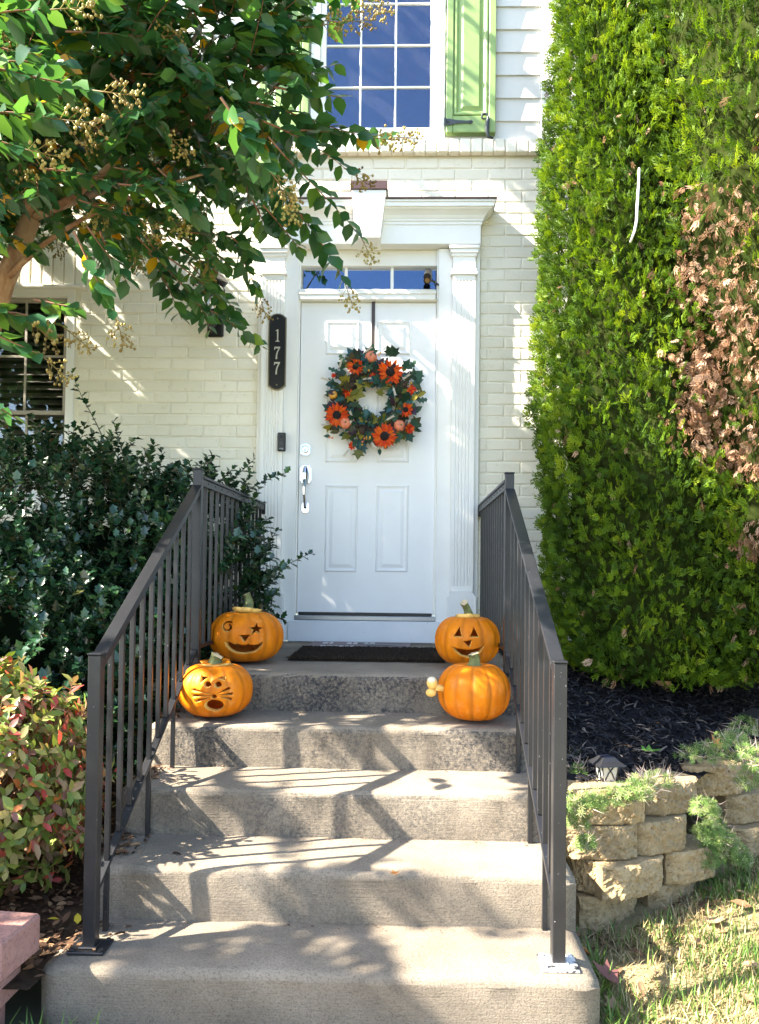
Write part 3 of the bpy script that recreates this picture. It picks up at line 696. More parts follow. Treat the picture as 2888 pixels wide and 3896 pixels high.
def pumpkin(name, c, rx, h, sd, rim, label, facing=0, cut=None, lid=None, stem=None):
    """c: centre of the base on the step; rx radius; h height; rim: polar angle where the lid is cut (0 = none)"""
    t = empty(name, c, label, 'pumpkin', 'pumpkins on the steps')
    nth, nph = 132, 46; c = Vector(c)
    def pt(th, ph, sc=1., off=0.):
        g = pk_r(th, ph, sd); s = math.sin(ph)
        rib = 1 - .055 * (1 - g) ** 2.2 * min(1, s * 1.6)
        rr = rx * sc * (abs(s) ** .80) * rib * (1 + .02 * math.sin(2 * th + sd) + .012 * math.sin(5 * th))
        zz = -math.cos(ph); dip = .16 * math.exp(-((s) / .30) ** 2)
        z = h / 2 * sc * (math.copysign(abs(zz) ** .92, zz)) * (1 - dip) + h / 2
        return c + Vector((rr * math.cos(th), rr * math.sin(th), z + off))
    top = math.pi - rim if rim else math.pi - .02
    def rimf(th): return (top + (.035 * math.sin(6 * th + sd) + .05 * (((th * 3 / math.pi) % 1) - .5))) if rim else top
    prof_o = np.linspace(.02, 1, nph); vs = []; fs = []; mi = []; gr = []
    T = .83
    for j in range(nth):
        th = 2 * math.pi * j / nth; tp = rimf(th)
        for u in prof_o: vs.append(pt(th, tp * u)); gr.append((1 - pk_r(th, 0, sd)) ** 3 * .8)
        if rim:
            for u in prof_o[::-1]: vs.append(pt(th, min(tp, math.pi) * u, T)); gr.append(0)
    n = nph * 2 if rim else nph
    for j in range(nth):
        a, b = j * n, ((j + 1) % nth) * n
        for i in range(n - 1): fs.append((a + i, b + i, b + i + 1, a + i + 1)); mi.append(0 if i < nph - 1 else (1 if i == nph - 1 else 2))
    if rim:
        fs.append(tuple(j * n for j in range(nth))[::-1]); mi.append(0); fs.append(tuple(j * n + n - 1 for j in range(nth))); mi.append(2)
    else:
        fs.append(tuple(j * n for j in range(nth))[::-1]); mi.append(0); fs.append(tuple(j * n + n - 1 for j in range(nth))); mi.append(0)
    me = bpy.data.meshes.new('shell'); me.from_pydata([tuple(v) for v in vs], [], fs)
    for q in ('pumpkin', 'flesh', 'cavity'): me.materials.append(M[q])
    me.polygons.foreach_set('material_index', mi)
    me.polygons.foreach_set('use_smooth', [True] * len(mi))
    at = me.attributes.new('groove', 'FLOAT', 'POINT'); at.data.foreach_set('value', gr)
    me.update()
    shell = link(bpy.data.objects.new('shell', me), t)
    if cut:
        rotm = Matrix.Rotation(facing, 3, 'Z')
        for ci, poly in enumerate(cut):
            cm = MB()
            n_ = len(poly); vv = []
            if n_ < 40 and n_ != 17 and n_ != 10: gx_, gz_ = sum(p[0] for p in poly) / n_, sum(p[1] for p in poly) / n_; poly = [(gx_ + (x - gx_) * 1.16, gz_ + (z - gz_) * 1.16) for x, z in poly]
            for d, s_ in ((rx * (.45 if n_ > 15 or ci > 10 else .60), .66), (rx * 1.12, 1.22)):
                cxm = sum(p[0] for p in poly) / n_; czm = sum(p[1] for p in poly) / n_
                for (x, z) in poly: vv.append(c + rotm @ Vector((cxm * rx + (x - cxm) * rx * s_, -d, h / 2 + (czm + (z - czm) * s_) * h / 2)))
            cm.add(vv, [tuple(range(n_)), tuple(range(2 * n_ - 1, n_ - 1, -1))] + [(i, i + n_, (i + 1) % n_ + n_, (i + 1) % n_) for i in range(n_)], 1)
            cme = cm.mesh('cutter', [M['pumpkin'], M['flesh']], fix=True); co = bpy.data.objects.new('cutter', cme); COL.objects.link(co)
            m = shell.modifiers.new('c', 'BOOLEAN'); m.operation = 'DIFFERENCE'; m.object = co; m.solver = 'EXACT'
            bpy.context.view_layer.update()
            dg = bpy.context.evaluated_depsgraph_get(); nm = bpy.data.meshes.new_from_object(shell.evaluated_get(dg))
            shell.modifiers.remove(m); old = shell.data; shell.data = nm; nm.name = 'shell'
            bpy.data.objects.remove(co); bpy.data.meshes.remove(old)
        for p in shell.data.polygons:
            if p.material_index == 1: p.use_smooth = False
    if rim and lid is not None:
        dz, tilt, rz = lid; vs = []; fs = []; mi = []
        us = np.linspace(0, .97, 9); gr = []
        for j in range(nth):
            th = 2 * math.pi * j / nth; tp = rimf(th) + .05
            L = [pt(th, tp + (math.pi - tp) * u) for u in us] + [pt(th, tp + .06 + (math.pi - tp - .06) * u, T - .02) for u in us[::-1]]
            vs += L; gr += [(1 - pk_r(th, 0, sd)) ** 3 * .8] * 9 + [0] * 9
        n = 18
        for j in range(nth):
            a, b = j * n, ((j + 1) % nth) * n
            for i in range(n - 1): fs.append((a + i, b + i, b + i + 1, a + i + 1)); mi.append(0 if i < 8 else 1)
            fs.append((a + n - 1, b + n - 1, b, a)); mi.append(1)
        me = bpy.data.meshes.new('lid'); 
        pv = c + Vector((0, 0, h * .9)); Rm = Matrix.Translation(pv + Vector((0, 0, dz))) @ Euler((tilt[0], tilt[1], rz)).to_matrix().to_4x4() @ Matrix.Translation(-pv)
        me.from_pydata([tuple(Rm @ v) for v in vs], [], fs)
        for q in ('pumpkin', 'flesh'): me.materials.append(M[q])
        me.polygons.foreach_set('material_index', mi); me.polygons.foreach_set('use_smooth', [True] * len(mi))
        at = me.attributes.new('groove', 'FLOAT', 'POINT'); at.data.foreach_set('value', gr)
        host = link(bpy.data.objects.new('lid', me), t)
    else: host = t; Rm = Matrix.Identity(4)
    if stem:
        base = c + Vector((0, 0, h * (.90 if rim else .90))); pts, rads = stem
        mb = MB(); P_ = [Rm @ (base + Vector(p)) for p in pts]
        k = len(P_); vs = []; ns = 15
        for i, p in enumerate(P_):
            tg = (P_[min(i + 1, k - 1)] - P_[max(0, i - 1)]).normalized(); u = tg.cross(Vector((0, 1, .1))).normalized(); w = tg.cross(u)
            for j in range(ns):
                a = 2 * math.pi * j / ns + i * .12; rr = rads[i] * (1 + .24 * math.cos(5 * a))
                vs.append(p + u * math.cos(a) * rr + w * math.sin(a) * rr)
        mb.add(vs, [(i * ns + j, i * ns + (j + 1) % ns, (i + 1) * ns + (j + 1) % ns, (i + 1) * ns + j) for i in range(k - 1) for j in range(ns)], 0)
        mb.add([tuple(v) for v in vs[-ns:]], [tuple(range(ns))], 1)
        mb.build('stem', [M['stem'], M['stemtip']], host, smooth=True)
    return t
def circ(cx, cz, rx, rz, n=14, a0=0, a1=2 * math.pi): return [(cx + rx * math.cos(a), cz + rz * math.sin(a)) for a in np.linspace(a0, a1, n, endpoint=False)]
# face outlines, x and z in units of the radius and half height
_sp = lambda a, w: ((.165 - .105 * (a - .8) / 7.4 + w) * math.cos(a), (.165 - .105 * (a - .8) / 7.4 + w) * 1.3 * math.sin(a))
spiral = [(-.44 + p[0], .42 + p[1]) for p in [_sp(a, .034) for a in np.linspace(.8, 7.6, 26)] + [_sp(a, -.030) for a in np.linspace(7.6, .8, 26)]]
star = [(.33, .62), (.37, .44), (.52, .40), (.40, .30), (.44, .16), (.30, .25), (.19, .12), (.21, .32), (.10, .40), (.25, .44)]
nose = [(-.10, .12), (.14, .14), (.02, -.10)]
grin = [(-.52, -.12), (-.40, -.10), (-.20, -.20), (-.14, -.16), (-.08, -.21), (.05, -.22), (.12, -.18), (.18, -.22), (.36, -.20), (.50, -.10), (.50, -.22), (.40, -.42), (.22, -.52), (.0, -.56), (-.24, -.52), (-.42, -.40), (-.50, -.26)]
pumpkin('carved_pumpkin', (-.795, 4.0, TOP[0] + .003), .186, .272, 1.3, .38, 'orange jack-o-lantern with a swirl eye, a star eye and a wide open grin', R(4),
        [[(x + .04, z) for x, z in spiral], [(x + .04, z) for x, z in star], [(x + .05, z) for x, z in nose], [(x + .05, z) for x, z in grin]],
        (.016, (R(-8), R(6)), .35), ([(0, 0, -.01), (.006, 0, .02), (.008, .004, .05), (-.002, .006, .075), (-.012, .004, .092)], [.038, .026, .020, .016, .020]))
cat = [circ(-.02, .34, .085, .095), circ(.25, .34, .085, .10),
       [(-.22, .62), (-.20, .42), (-.02, .58)], [(.40, .62), (.22, .56), (.42, .45)],
       [(.10, .02), (-.38, .20), (-.42, .12)], [(.06, -.04), (-.42, .0), (-.40, -.10)], [(.04, -.10), (-.34, -.20), (-.30, -.28)],
       [(.24, .03), (.52, .26), (.56, .18)], [(.27, -.02), (.62, .06), (.60, -.03)], [(.30, -.06), (.60, -.14), (.58, -.24)],
       [(.10, -.03), (.19, .0), (.24, -.08), (.16, -.14), (.10, -.10)],
       circ(.16, -.40, .215, .19, 12)]
pumpkin('carved_pumpkin', (-.832, 3.497, TOP[1] + .003), .166, .245, 2.2, .37, 'orange pumpkin carved with a cat face, whiskers and an open mouth', R(2), cat,
        (.013, (R(6), R(-3)), .5), ([(0, 0, -.015), (0, 0, .012), (.003, 0, .03), (.008, -.003, .04)], [.045, .026, .024, .026]))
eyeL = [(-.26, .58), (-.43, .24), (-.20, .22)]; eyeR = [(.16, .58), (.06, .24), (.30, .22)]
smile = [(-.50, -.14), (-.30, -.22), (.0, -.26), (.28, -.20), (.54, -.04), (.44, -.30), (.22, -.52), (.02, -.58), (-.22, -.52), (-.40, -.34)]
pumpkin('carved_pumpkin', (.336, 3.99, TOP[0] + .003), .164, .262, .4, .36, 'orange jack-o-lantern with triangle eyes and a smile, under a bent green stem', R(-3),
        [eyeL, eyeR, [(-.14, .04), (.08, .10), (.03, -.14)], smile], (.009, (R(-6), R(8)), 1.0),
        ([(.022, 0, -.01), (.012, 0, .018), (-.004, 0, .045), (-.024, .002, .066), (-.036, 0, .074)], [.040, .022, .017, .015, .019]))
p4 = pumpkin('pumpkin', (.326, 3.505, TOP[1] + .003), .161, .262, 3.1, 0, 'tall round orange pumpkin with a ridged stem and a pale peg at its side', 0, None, None,
             ([(0, 0, -.012), (.002, 0, .02), (.002, -.002, .045), (-.003, -.004, .062)], [.034, .023, .021, .023]))
mb = MB(); pg = Vector((.172, 3.44, TOP[1] + .155))
mb.tube([pg + Vector((.03, .02, -.012)), pg, pg + Vector((-.025, -.012, .004))], [.016, .014, .016], 9)
mb.ball(pg + Vector((-.036, -.02, .024)), .024, 12, 8, (1, .9, 1.15)); mb.ball(pg + Vector((-.04, -.018, -.018)), .021, 12, 8, (1.1, .9, .9))
mb.build('carved_peg', M['flesh'], p4, smooth=True)
mb = MB(); mb.ball(pg + Vector((-.038, -.026, .036)), .020, 10, 6, (1, .9, .8)).build('peg_tip', plain('pale rind', (.78, .68, .48), .5), p4, smooth=True)

# ================================================================== DOORMATS
def m_coir():
    m, nt, b = newmat('dark coir'); c = ramp(nt, noise(nt, 90, 6, .8), [(.35, (.012, .009, .007)), (.6, (.05, .036, .025)), (.8, (.13, .10, .07))])
    nt.links.new(c, b.inputs['Base Color']); b.inputs['Roughness'].default_value = 1; b.inputs['Specular IOR Level'].default_value = .1; bump(nt, b, noise(nt, 120, 5, .8), 1, .02); return m
M['coir'] = m_coir()
nx, ny = 90, 50; X, Y = np.meshgrid(np.linspace(-.60, .235, nx), np.linspace(4.12, 4.72, ny)); Z = TOP[0] + .022 + rng.normal(0, .0022, X.shape)
ed = np.minimum.reduce([X + .60, .235 - X, Y - 4.12, 4.72 - Y]); Z = np.where(ed < .001, TOP[0] + .004, Z)
i = (np.arange(ny - 1)[:, None] * nx + np.arange(nx - 1)[None]).ravel()
matr = empty('doormat', (-.18, 4.4, TOP[0]), 'dark brown coir doormat lying on the landing', 'doormat')
build_np('pile', np.stack([X, Y, Z], -1).reshape(-1, 3), np.stack([i, i + 1, i + nx + 1, i + nx], 1).ravel(), np.full(len(i), 4), M['coir'], matr, None, False)
nf = 5200; fx = rng.uniform(-.605, .24, nf); fy = np.where(rng.random(nf) < .45, rng.uniform(4.105, 4.14, nf), rng.uniform(4.1, 4.72, nf))
blade = Tpl([(-.5, 0, 0), (.5, 0, 0), (0, 1, 0)], [(0, 1, 2)])
M['coirf'] = leafmat('coir fibres', [(0, (.012, .008, .006)), (.7, (.05, .035, .025)), (1, (.16, .12, .08))], .9, .1, .1)
d_ = np.stack([rng.normal(0, .5, nf), rng.normal(-.2, .5, nf), rng.uniform(.2, 1, nf)], -1)
blade.scatter('coir_fibres', np.stack([fx, fy, np.full(nf, TOP[0] + .016)], -1), d_, rng.normal(size=(nf, 3)), rng.uniform(.008, .018, nf), M['coirf'], matr, kind='stuff', wid=.12)
pm = empty('printed_mat', (-.25, 4.92, TOP[0]), 'flat faded printed mat under the door kick board', 'doormat')
MB().bx(-.575, .06, 4.745, 5.11, TOP[0] + .003, TOP[0] + .012, .003).build('backing', plain('faded mauve print', (.20, .15, .15), .8, var=.25, vs=12), pm)
mb = MB()
for r0, (y0, h_) in enumerate(((4.96, .10), (4.79, .05))):
    x = -.50
    for q in range(9 if r0 == 0 else 8):
        w = random.uniform(.02, .034)
        if random.random() < .88: mb.bx(x, x + w, y0, y0 + h_ * random.uniform(.8, 1), TOP[0] + .0115, TOP[0] + .0145)
        x += w + .012
mb.build('pale_print', plain('faded white print', (.55, .52, .52), .8), pm)
MB().prism([(-.30, 5.03), (-.20, 5.07), (-.17, 4.99), (-.02, 4.93), (.03, 4.86), (-.02, 4.85), (-.12, 4.90), (-.22, 4.88), (-.24, 4.95)], TOP[0] + .0115, TOP[0] + .0145, 'z').build('black_print', M['black'], pm)

# ================================================================== SIGN, BELL, CAMERA, LANTERN
SY = HY - .082
def signpoly(x0, x1, z0, z1, e=0):
    cx = (x0 + x1) / 2; w = (x1 - x0) / 2; P_ = []
    q = [(-1, 0), (-1, .07), (-.85, .085), (-.78, .10), (-.60, .125), (-.3, .148), (0, .155), (.3, .148), (.60, .125), (.78, .10), (.85, .085), (1, .07)]
    n = .0
    pts = []
    H = z1 - z0
    for u, v in q: pts.append((cx + u * (w - e), z1 - .155 * H * .62 + v * H * .62 - e * (1 if v > .05 else 0)))
    for u, v in q[::-1]: pts.append((cx + u * (w - e), z0 + .155 * H * .62 - v * H * .62 + e * (1 if v > .05 else 0)))
    return pts
a = P(1023, 1194, SY); b = P(1087, 1486, SY); x0, x1, z0, z1 = a.x + .002, b.x - .0, b.z, a.z
sg = empty('house_number_sign', ((x0 + x1) / 2, SY, z0), 'tall black number plaque reading 177 on the fluted pilaster', 'sign')
MB().prism(signpoly(x0, x1, z0, z1), SY - .008, SY + .008).build('border', M['bronze'], sg)
MB().prism(signpoly(x0, x1, z0, z1, .007), SY - .0105, SY - .004).build('plaque', M['black'], sg)
dg_ = {'1': [(-.012, -.040), (.014, -.040), (.014, -.035), (.006, -.033), (.006, .042), (.001, .042), (-.012, .034), (-.012, .030), (-.002, .033), (-.002, -.033), (-.012, -.035)],
       '7': [(-.020, .022), (-.018, .042), (.020, .042), (.020, .036), (.006, .008), (.001, -.016), (.001, -.040), (-.010, -.040), (-.008, -.014), (-.001, .010), (.010, .031), (-.013, .031), (-.016, .022)]}
cxs = (x0 + x1) / 2
for ch_, ny_ in (('1', 1279), ('7', 1345), ('7', 1403)):
    zc = P(1055, ny_, SY).z; MB().prism([(cxs + u, zc + v) for u, v in dg_[ch_]], SY - .0135, SY - .009).build('digit', M['digit'], sg)
for zz_ in (z0 + .035, z1 - .035): MB().ball((cxs, SY - .0105, zz_), .006, 8, 5).build('screw', M['bronze'], sg)
a = P(1058, 1647, SY); b = P(1087, 1718, SY)
db_ = empty('doorbell', ((a.x + b.x) / 2, SY, b.z), 'small black video doorbell on the fluted pilaster', 'doorbell')
MB().bx(a.x, b.x, SY - .022, SY + .006, b.z, a.z, .005).build('body', M['black'], db_)
bx_ = (a.x + b.x) / 2
MB().lathe([(.0001, -.003), (.008, -.003), (.010, 0)], 16, (bx_, SY - .0225, a.z - .028), rot=Matrix.Rotation(R(-90), 3, 'X')).build('lens', plain('lens', (.02, .02, .03), .1), db_)
MB().lathe([(.0001, .002), (.012, .002), (.014, 0)], 20, (bx_, SY - .022, b.z + .05), rot=Matrix.Rotation(R(90), 3, 'X')).build('button', plain('bell button', (.03, .03, .035), .3), db_)
fc = bpy.data.curves.new('ring_text', 'FONT'); fc.body = 'ring'; fc.size = .017; fc.align_x = 'CENTER'; fc.extrude = .0004
tmp = bpy.data.objects.new('t', fc); COL.objects.link(tmp); bpy.context.view_layer.update()
tme = bpy.data.meshes.new_from_object(tmp.evaluated_get(bpy.context.evaluated_depsgraph_get())); bpy.data.objects.remove(tmp)
tme.materials.clear(); tme.materials.append(plain('bell print', (.5, .5, .5), .5))
inst('lettering', tme, db_, Matrix.Translation((bx_, SY - .0226, b.z + .012)) @ Matrix.Rotation(R(90), 4, 'X'))
# camera by the transom
c0 = P(1628, 1058, HY - .11); sc_ = empty('security_camera', c0, 'small black security camera at the corner of the transom', 'camera')
ax = Vector((-.10, -.75, -.62)).normalized()
mb = MB(); mb.tube([c0 - ax * .055, c0 - ax * .05, c0 + ax * .04, c0 + ax * .045], [.014, .026, .026, .024], 14); mb.build('housing', M['black'], sc_)
mb = MB(); mb.tube([c0 - ax * .05 + Vector((0, 0, .026)), c0 + ax * .058 + Vector((0, -.004, .026))], [.024, .026], 10); mb.build('hood', M['black'], sc_)
MB().lathe([(.0001, 0), (.016, 0), (.018, -.004)], 14, c0 + ax * .0462, rot=ax.to_track_quat('Z', 'Y').to_matrix()).build('lens', plain('camera lens', (.25, .15, .06), .2), sc_)
MB().tube([c0 + Vector((.01, .01, -.01)), c0 + Vector((.045, .02, -.016)), Vector((.222, HY - .04, c0.z - .02))], .007, 7).build('bracket', M['black'], sc_)
MB().tube([c0 - ax * .04 + Vector((.01, 0, .01)), c0 + Vector((.02, .05, .03)), c0 + Vector((.05, .06, -.02)), c0 + Vector((.06, .06, -.07)), c0 + Vector((.058, .06, -.12))], .003, 5).build('cable', M['black'], sc_)
MB().tube([c0 - ax * .05, c0 - ax * .05 + Vector((-.02, .02, .055))], .0035, 5).build('antenna', M['black'], sc_)
# wall lantern
l0 = P(806, 1120, HY - .13); ln = empty('wall_lantern', (l0.x, HY, l0.z), 'black carriage lantern on the brick wall, half hidden by leaves', 'lamp')
rot6 = lambda prof, n=6, z=0: MB().lathe(prof, n, (l0.x, l0.y, l0.z + z))
MB().bx(l0.x - .055, l0.x + .055, HY - .03, HY + .004, l0.z - .25, l0.z + .06, .01).build('backplate', M['black'], ln)
rot6([(.0001, .245), (.008, .24), (.012, .225), (.006, .21), (.016, .195), (.020, .18), (.045, .15), (.075, .125), (.078, .115), (.105, .085), (.108, .075), (.0001, .07)]).build('roof', M['black'], ln)
rot6([(.062, .07), (.078, .04), (.084, -.01), (.075, -.07), (.055, -.115)], 24).build('glass', M['clearglass'], ln, smooth=True)
for i in range(6):
    a_ = math.pi / 3 * i + .3
    MB().tube([(l0.x + r_ * math.cos(a_), l0.y + r_ * math.sin(a_), l0.z + z_) for r_, z_ in ((.064, .07), (.08, .04), (.086, -.01), (.077, -.07), (.057, -.115))], .005, 5).build('rib', M['black'], ln)
rot6([(.0001, -.112), (.062, -.112), (.066, -.125), (.05, -.145), (.03, -.165), (.022, -.20), (.010, -.225), (.0001, -.235)]).build('base', M['black'], ln)
MB().tube([(l0.x, HY - .02, l0.z - .16), (l0.x, HY - .07, l0.z - .2), (l0.x, l0.y, l0.z - .2)], .013, 7).build('arm', M['black'], ln)
MB().tube([(l0.x, l0.y, l0.z - .11), (l0.x, l0.y, l0.z - .02)], .012, 8).build('candle', M['white'], ln)

# ================================================================== WREATH
WY = HY - .06
def W(zx, zy, dy=0): return P(1200 + zx / 3.591, 1280 + zy / 3.591, WY + dy)
u = (W(1000, 0) - W(0, 0)).x / 1000.
wc = W(800, 880); wr = empty('wreath', wc, 'autumn wreath of orange sunflowers, small pumpkins and leaves on the door', 'wreath')
ang = np.linspace(0, 2 * math.pi, 33)
MB().tube([(wc.x + .195 * math.cos(a), WY + .03, wc.z + .20 * math.sin(a)) for a in ang], .048, 8, cap=False).build('vine_ring', plain('dark vine', (.035, .025, .018), .9, bs=.8), wr)
hg = empty('wreath_hanger', W(790, -300), 'brown strap hanger over the top of the door', 'hanger')
MB().bx(W(785, 0).x - .0115, W(785, 0).x + .0115, HY - .012, HY - .0095, wc.z + .22, 3.1872, .0006).bx(W(785, 0).x - .0115, W(785, 0).x + .0115, HY - .012, HY + .01, 3.1885, 3.1915).build('strap', plain('brown strap', (.05, .035, .03), .45), hg)
M['petal'] = leafmat('orange petal', [(0, (.55, .04, .003)), (.5, (.70, .075, .004)), (1, (.78, .15, .008))], .6, .25, .3)
M['bloom'] = leafmat('red orange petal', [(0, (.50, .02, .006)), (.6, (.72, .05, .01)), (1, (.80, .20, .02))], .6, .25, .3)
M['disc'] = plain('dark flower disc', (.012, .007, .006), .95, bs=1, bscale=300)
petal = Tpl([(0, 0, 0), (-.14, .35, .03), (0, .35, -.02), (.14, .35, .03), (-.12, .7, .05), (0, .7, .0), (.12, .7, .05), (0, 1, -.04)], [(0, 3, 2), (0, 2, 1), (2, 3, 6, 5), (1, 2, 5, 4), (5, 6, 7), (4, 5, 7)])
def flower(name, c, r, npet, mat, disc=.36, tilt=(0, -1, 0), layers=2, parent=wr):
    t = empty(name, c, parent=parent)
    ax = Vector(tilt).normalized(); q = ax.to_track_quat('Z', 'Y').to_matrix(); pos = []; yd = []; zd = []; sz = []
    for l in range(layers):
        for i in range(npet):
            a = 2 * math.pi * (i + .5 * l) / npet + random.uniform(-.12, .12); d = q @ Vector((math.cos(a), math.sin(a), .12 + .22 * l + random.uniform(-.12, .12)))
            pos.append(c + q @ Vector((math.cos(a), math.sin(a), 0)) * r * disc * .7 + ax * .004 * l); yd.append(d); zd.append(q @ Vector((random.uniform(-.3, .3), random.uniform(-.3, .3), 1))); sz.append(r * (1 - disc * .7) * random.uniform(.85, 1.08) * (1 - .12 * l))
    petal.scatter('petals', np.array(pos), np.array(yd), np.array(zd), np.array(sz), mat, t, wid=1.15 if npet > 12 else 1.7)
    if disc > .2: MB().lathe([(.0001, .014), (r * disc * .6, .013), (r * disc, .006), (r * disc * .95, -.002)], 18, c, rot=q).build('disc', M['disc'], t, smooth=True)
    return t
for x, y, r in ((547, 417, 122), (1022, 490, 190), (293, 1075, 178), (1235, 1005, 112), (945, 1365, 186)):
    flower('sunflower', W(x, y, -.045), r * u, 17 if r > 150 else 15, M['petal'], .34, (random.uniform(-.15, .15), -1, random.uniform(-.1, .15)))
for x, y, r in ((435, 750, 88), (790, 570, 90), (1315, 735, 84), (1285, 1260, 86), (505, 1495, 66), (250, 535, 40), (1125, 685, 36), (845, 1280, 44)):
    flower('red_bloom', W(x, y, -.03), r * u, 7, M['bloom'], .1, (random.uniform(-.4, .4), -1, random.uniform(-.3, .3)), 3)
M['minip'] = plain('salmon gourd', (.66, .20, .10), .5, var=.25, vs=40)
M['gold'] = plain('gold gourd', (.62, .30, .03), .3, var=.3, vs=40)
for x, y, r, mt in ((760, 280, 86, 'minip'), (410, 1185, 84, 'minip'), (1152, 1220, 82, 'minip'), (242, 800, 62, 'gold'), (725, 1385, 42, 'gold'), (1300, 925, 34, 'gold')):
    c = W(x, y, -.035); t = empty('small_pumpkin', c, parent=wr); rr = r * u
    q = Vector((random.uniform(-.3, .3), -1, random.uniform(.0, .35))).to_track_quat('Z', 'Y').to_matrix()
    MB().lathe([(.001, -.7 * rr), (.6 * rr, -.66 * rr), (.95 * rr, -.3 * rr), (rr, .05 * rr), (.85 * rr, .45 * rr), (.45 * rr, .68 * rr), (.12 * rr, .60 * rr), (.001, .55 * rr)], 40, c, rot=q, fr=lambda a: 1 - .10 * (1 - abs(math.sin(4 * a))) ** 2).build('gourd', M[mt], t, smooth=True)
    MB().tube([c + q @ Vector((0, 0, .5 * rr)), c + q @ Vector((.1 * rr, 0, .85 * rr))], rr * .13, 6).build('stalk', M['stem'], t)
M['cone'] = plain('pine cone scale', (.05, .03, .018), .7, var=.4, vs=60)
for x, y, r in ((490, 665, 60), (630, 1295, 78), (1212, 655, 66), (870, 640, 40)):
    c = W(x, y, -.03); rr = r * u; mb = MB()
    for l in range(6):
        for i in range(8):
            a = 2 * math.pi * i / 8 + l * .4; rad = rr * math.sin(math.pi * (.15 + .7 * l / 6)); z = rr * 1.1 * (1 - l / 3); v = Vector((math.cos(a) * rad, -math.sin(a) * rad, z))
            mb.ball(c + v, rr * .17, 5, 4, (1, 1, .5))
    mb.ball(c, rr * .75, 8, 6); mb.build('pine_cone', M['cone'], wr)
M['wleaf'] = leafmat('wreath leaf', [(0, (.010, .020, .016)), (.18, (.014, .045, .022)), (.36, (.03, .085, .05)), (.5, (.012, .08, .09)), (.60, (.05, .025, .055)), (.72, (.035, .016, .014)), (.84, (.13, .14, .02)), (1, (.30, .24, .02))], .5, .2, .4)
ovl = [(0, 0, 0), (-.26, .3, .03), (0, .3, -.01), (.26, .3, .03), (-.22, .65, .04), (0, .65, .01), (.22, .65, .04), (0, 1, -.05)]
ovf = [(0, 3, 2), (0, 2, 1), (2, 3, 6, 5), (1, 2, 5, 4), (5, 6, 7), (4, 5, 7)]
mpl = [(0, 0, 0), (-.22, .12, .02), (-.5, .18, .05), (-.34, .36, .02), (-.58, .62, .05), (-.26, .62, .02), (-.16, .80, .03), (0, 1.05, .06), (.16, .80, .03), (.26, .62, .02), (.58, .62, .05), (.34, .36, .02), (.5, .18, .05), (.22, .12, .02), (0, .4, -.02)]
mpf = [(14, i, i + 1) for i in range(13)] + [(14, 13, 0)]
oak = [(0, 0, 0), (-.10, .12, 0), (-.30, .28, .03), (-.14, .40, 0), (-.34, .58, .03), (-.14, .68, 0), (-.20, .88, .02), (0, 1, .04), (.20, .88, .02), (.14, .68, 0), (.34, .58, .03), (.14, .40, 0), (.30, .28, .03), (.10, .12, 0), (0, .5, -.02)]
tpls = {'oval': Tpl(ovl, ovf), 'maple': Tpl(mpl, mpf), 'oak': Tpl(oak, mpf)}
wl = {}
def wleaf(kind, v):
    if (kind, v) not in wl:
        t = tpls[kind]; wl[kind, v] = build_np('leaf', t.v, t.flat, t.n, M['wleaf'], 'MESH', np.clip(v + rng.normal(0, .02, len(t.v)), 0, 1))
    return wl[kind, v]
nl = 0
for q in range(290):
    a = random.uniform(0, 2 * math.pi); rr = random.choice((random.uniform(.115, .19), random.uniform(.15, .26), random.uniform(.20, .29)))
    sq = 1 + .13 * abs(math.sin(2 * a)) ** 1.5
    c = Vector((wc.x + rr * sq * math.cos(a), WY - random.uniform(.0, .045), wc.z + rr * sq * math.sin(a) * 1.03))
    out = Vector((math.cos(a), 0, math.sin(a))) * (1 if rr > .17 else -.6) + Vector((random.gauss(0, .6), random.uniform(-.5, .1), random.gauss(0, .6)))
    k = random.choices(('oval', 'maple', 'oak'), (5, 4, 3))[0]; v = random.choice((.05, .15, .25, .36, .36, .5, .5, .6, .68, .76, .84, .95) if k != 'oak' else (.3, .36, .4, .84))
    y = out.normalized(); n_ = Vector((random.gauss(0, .45), -1, random.gauss(0, .45))); x = y.cross(n_).normalized(); z = x.cross(y)
    s = random.uniform(.056, .080) * (1.1 if k == 'maple' else 1)
    inst('leaf', wleaf(k, v), wr, Matrix.Translation(c) @ Matrix((x, y, z)).transposed().to_4x4() @ Matrix.Scale(s, 4))
for zx, zy, dx, dy, s, v in ((560, 790, .9, -.3, .095, .9), (880, 780, .3, .5, .06, .86), (1440, 600, 1, .1, .05, .3), (150, 1365, -1, 0, .05, .25), (590, 1600, -.1, -1, .075, .8), (1290, 1390, .6, -1, .07, .2), (880, 1590, .1, -1, .05, .2)):
    y = Vector((dx, -.25, dy)).normalized(); n_ = Vector((0, -1, .2)); x = y.cross(n_).normalized(); z = x.cross(y)
    inst('leaf', wleaf('maple' if s > .055 else 'oval', v), wr, Matrix.Translation(W(zx - dx * 60, zy + dy * 60, -.04)) @ Matrix((x, y, z)).transposed().to_4x4() @ Matrix.Scale(s, 4))
M['wheat'] = plain('bleached wheat', (.55, .50, .42), .7)
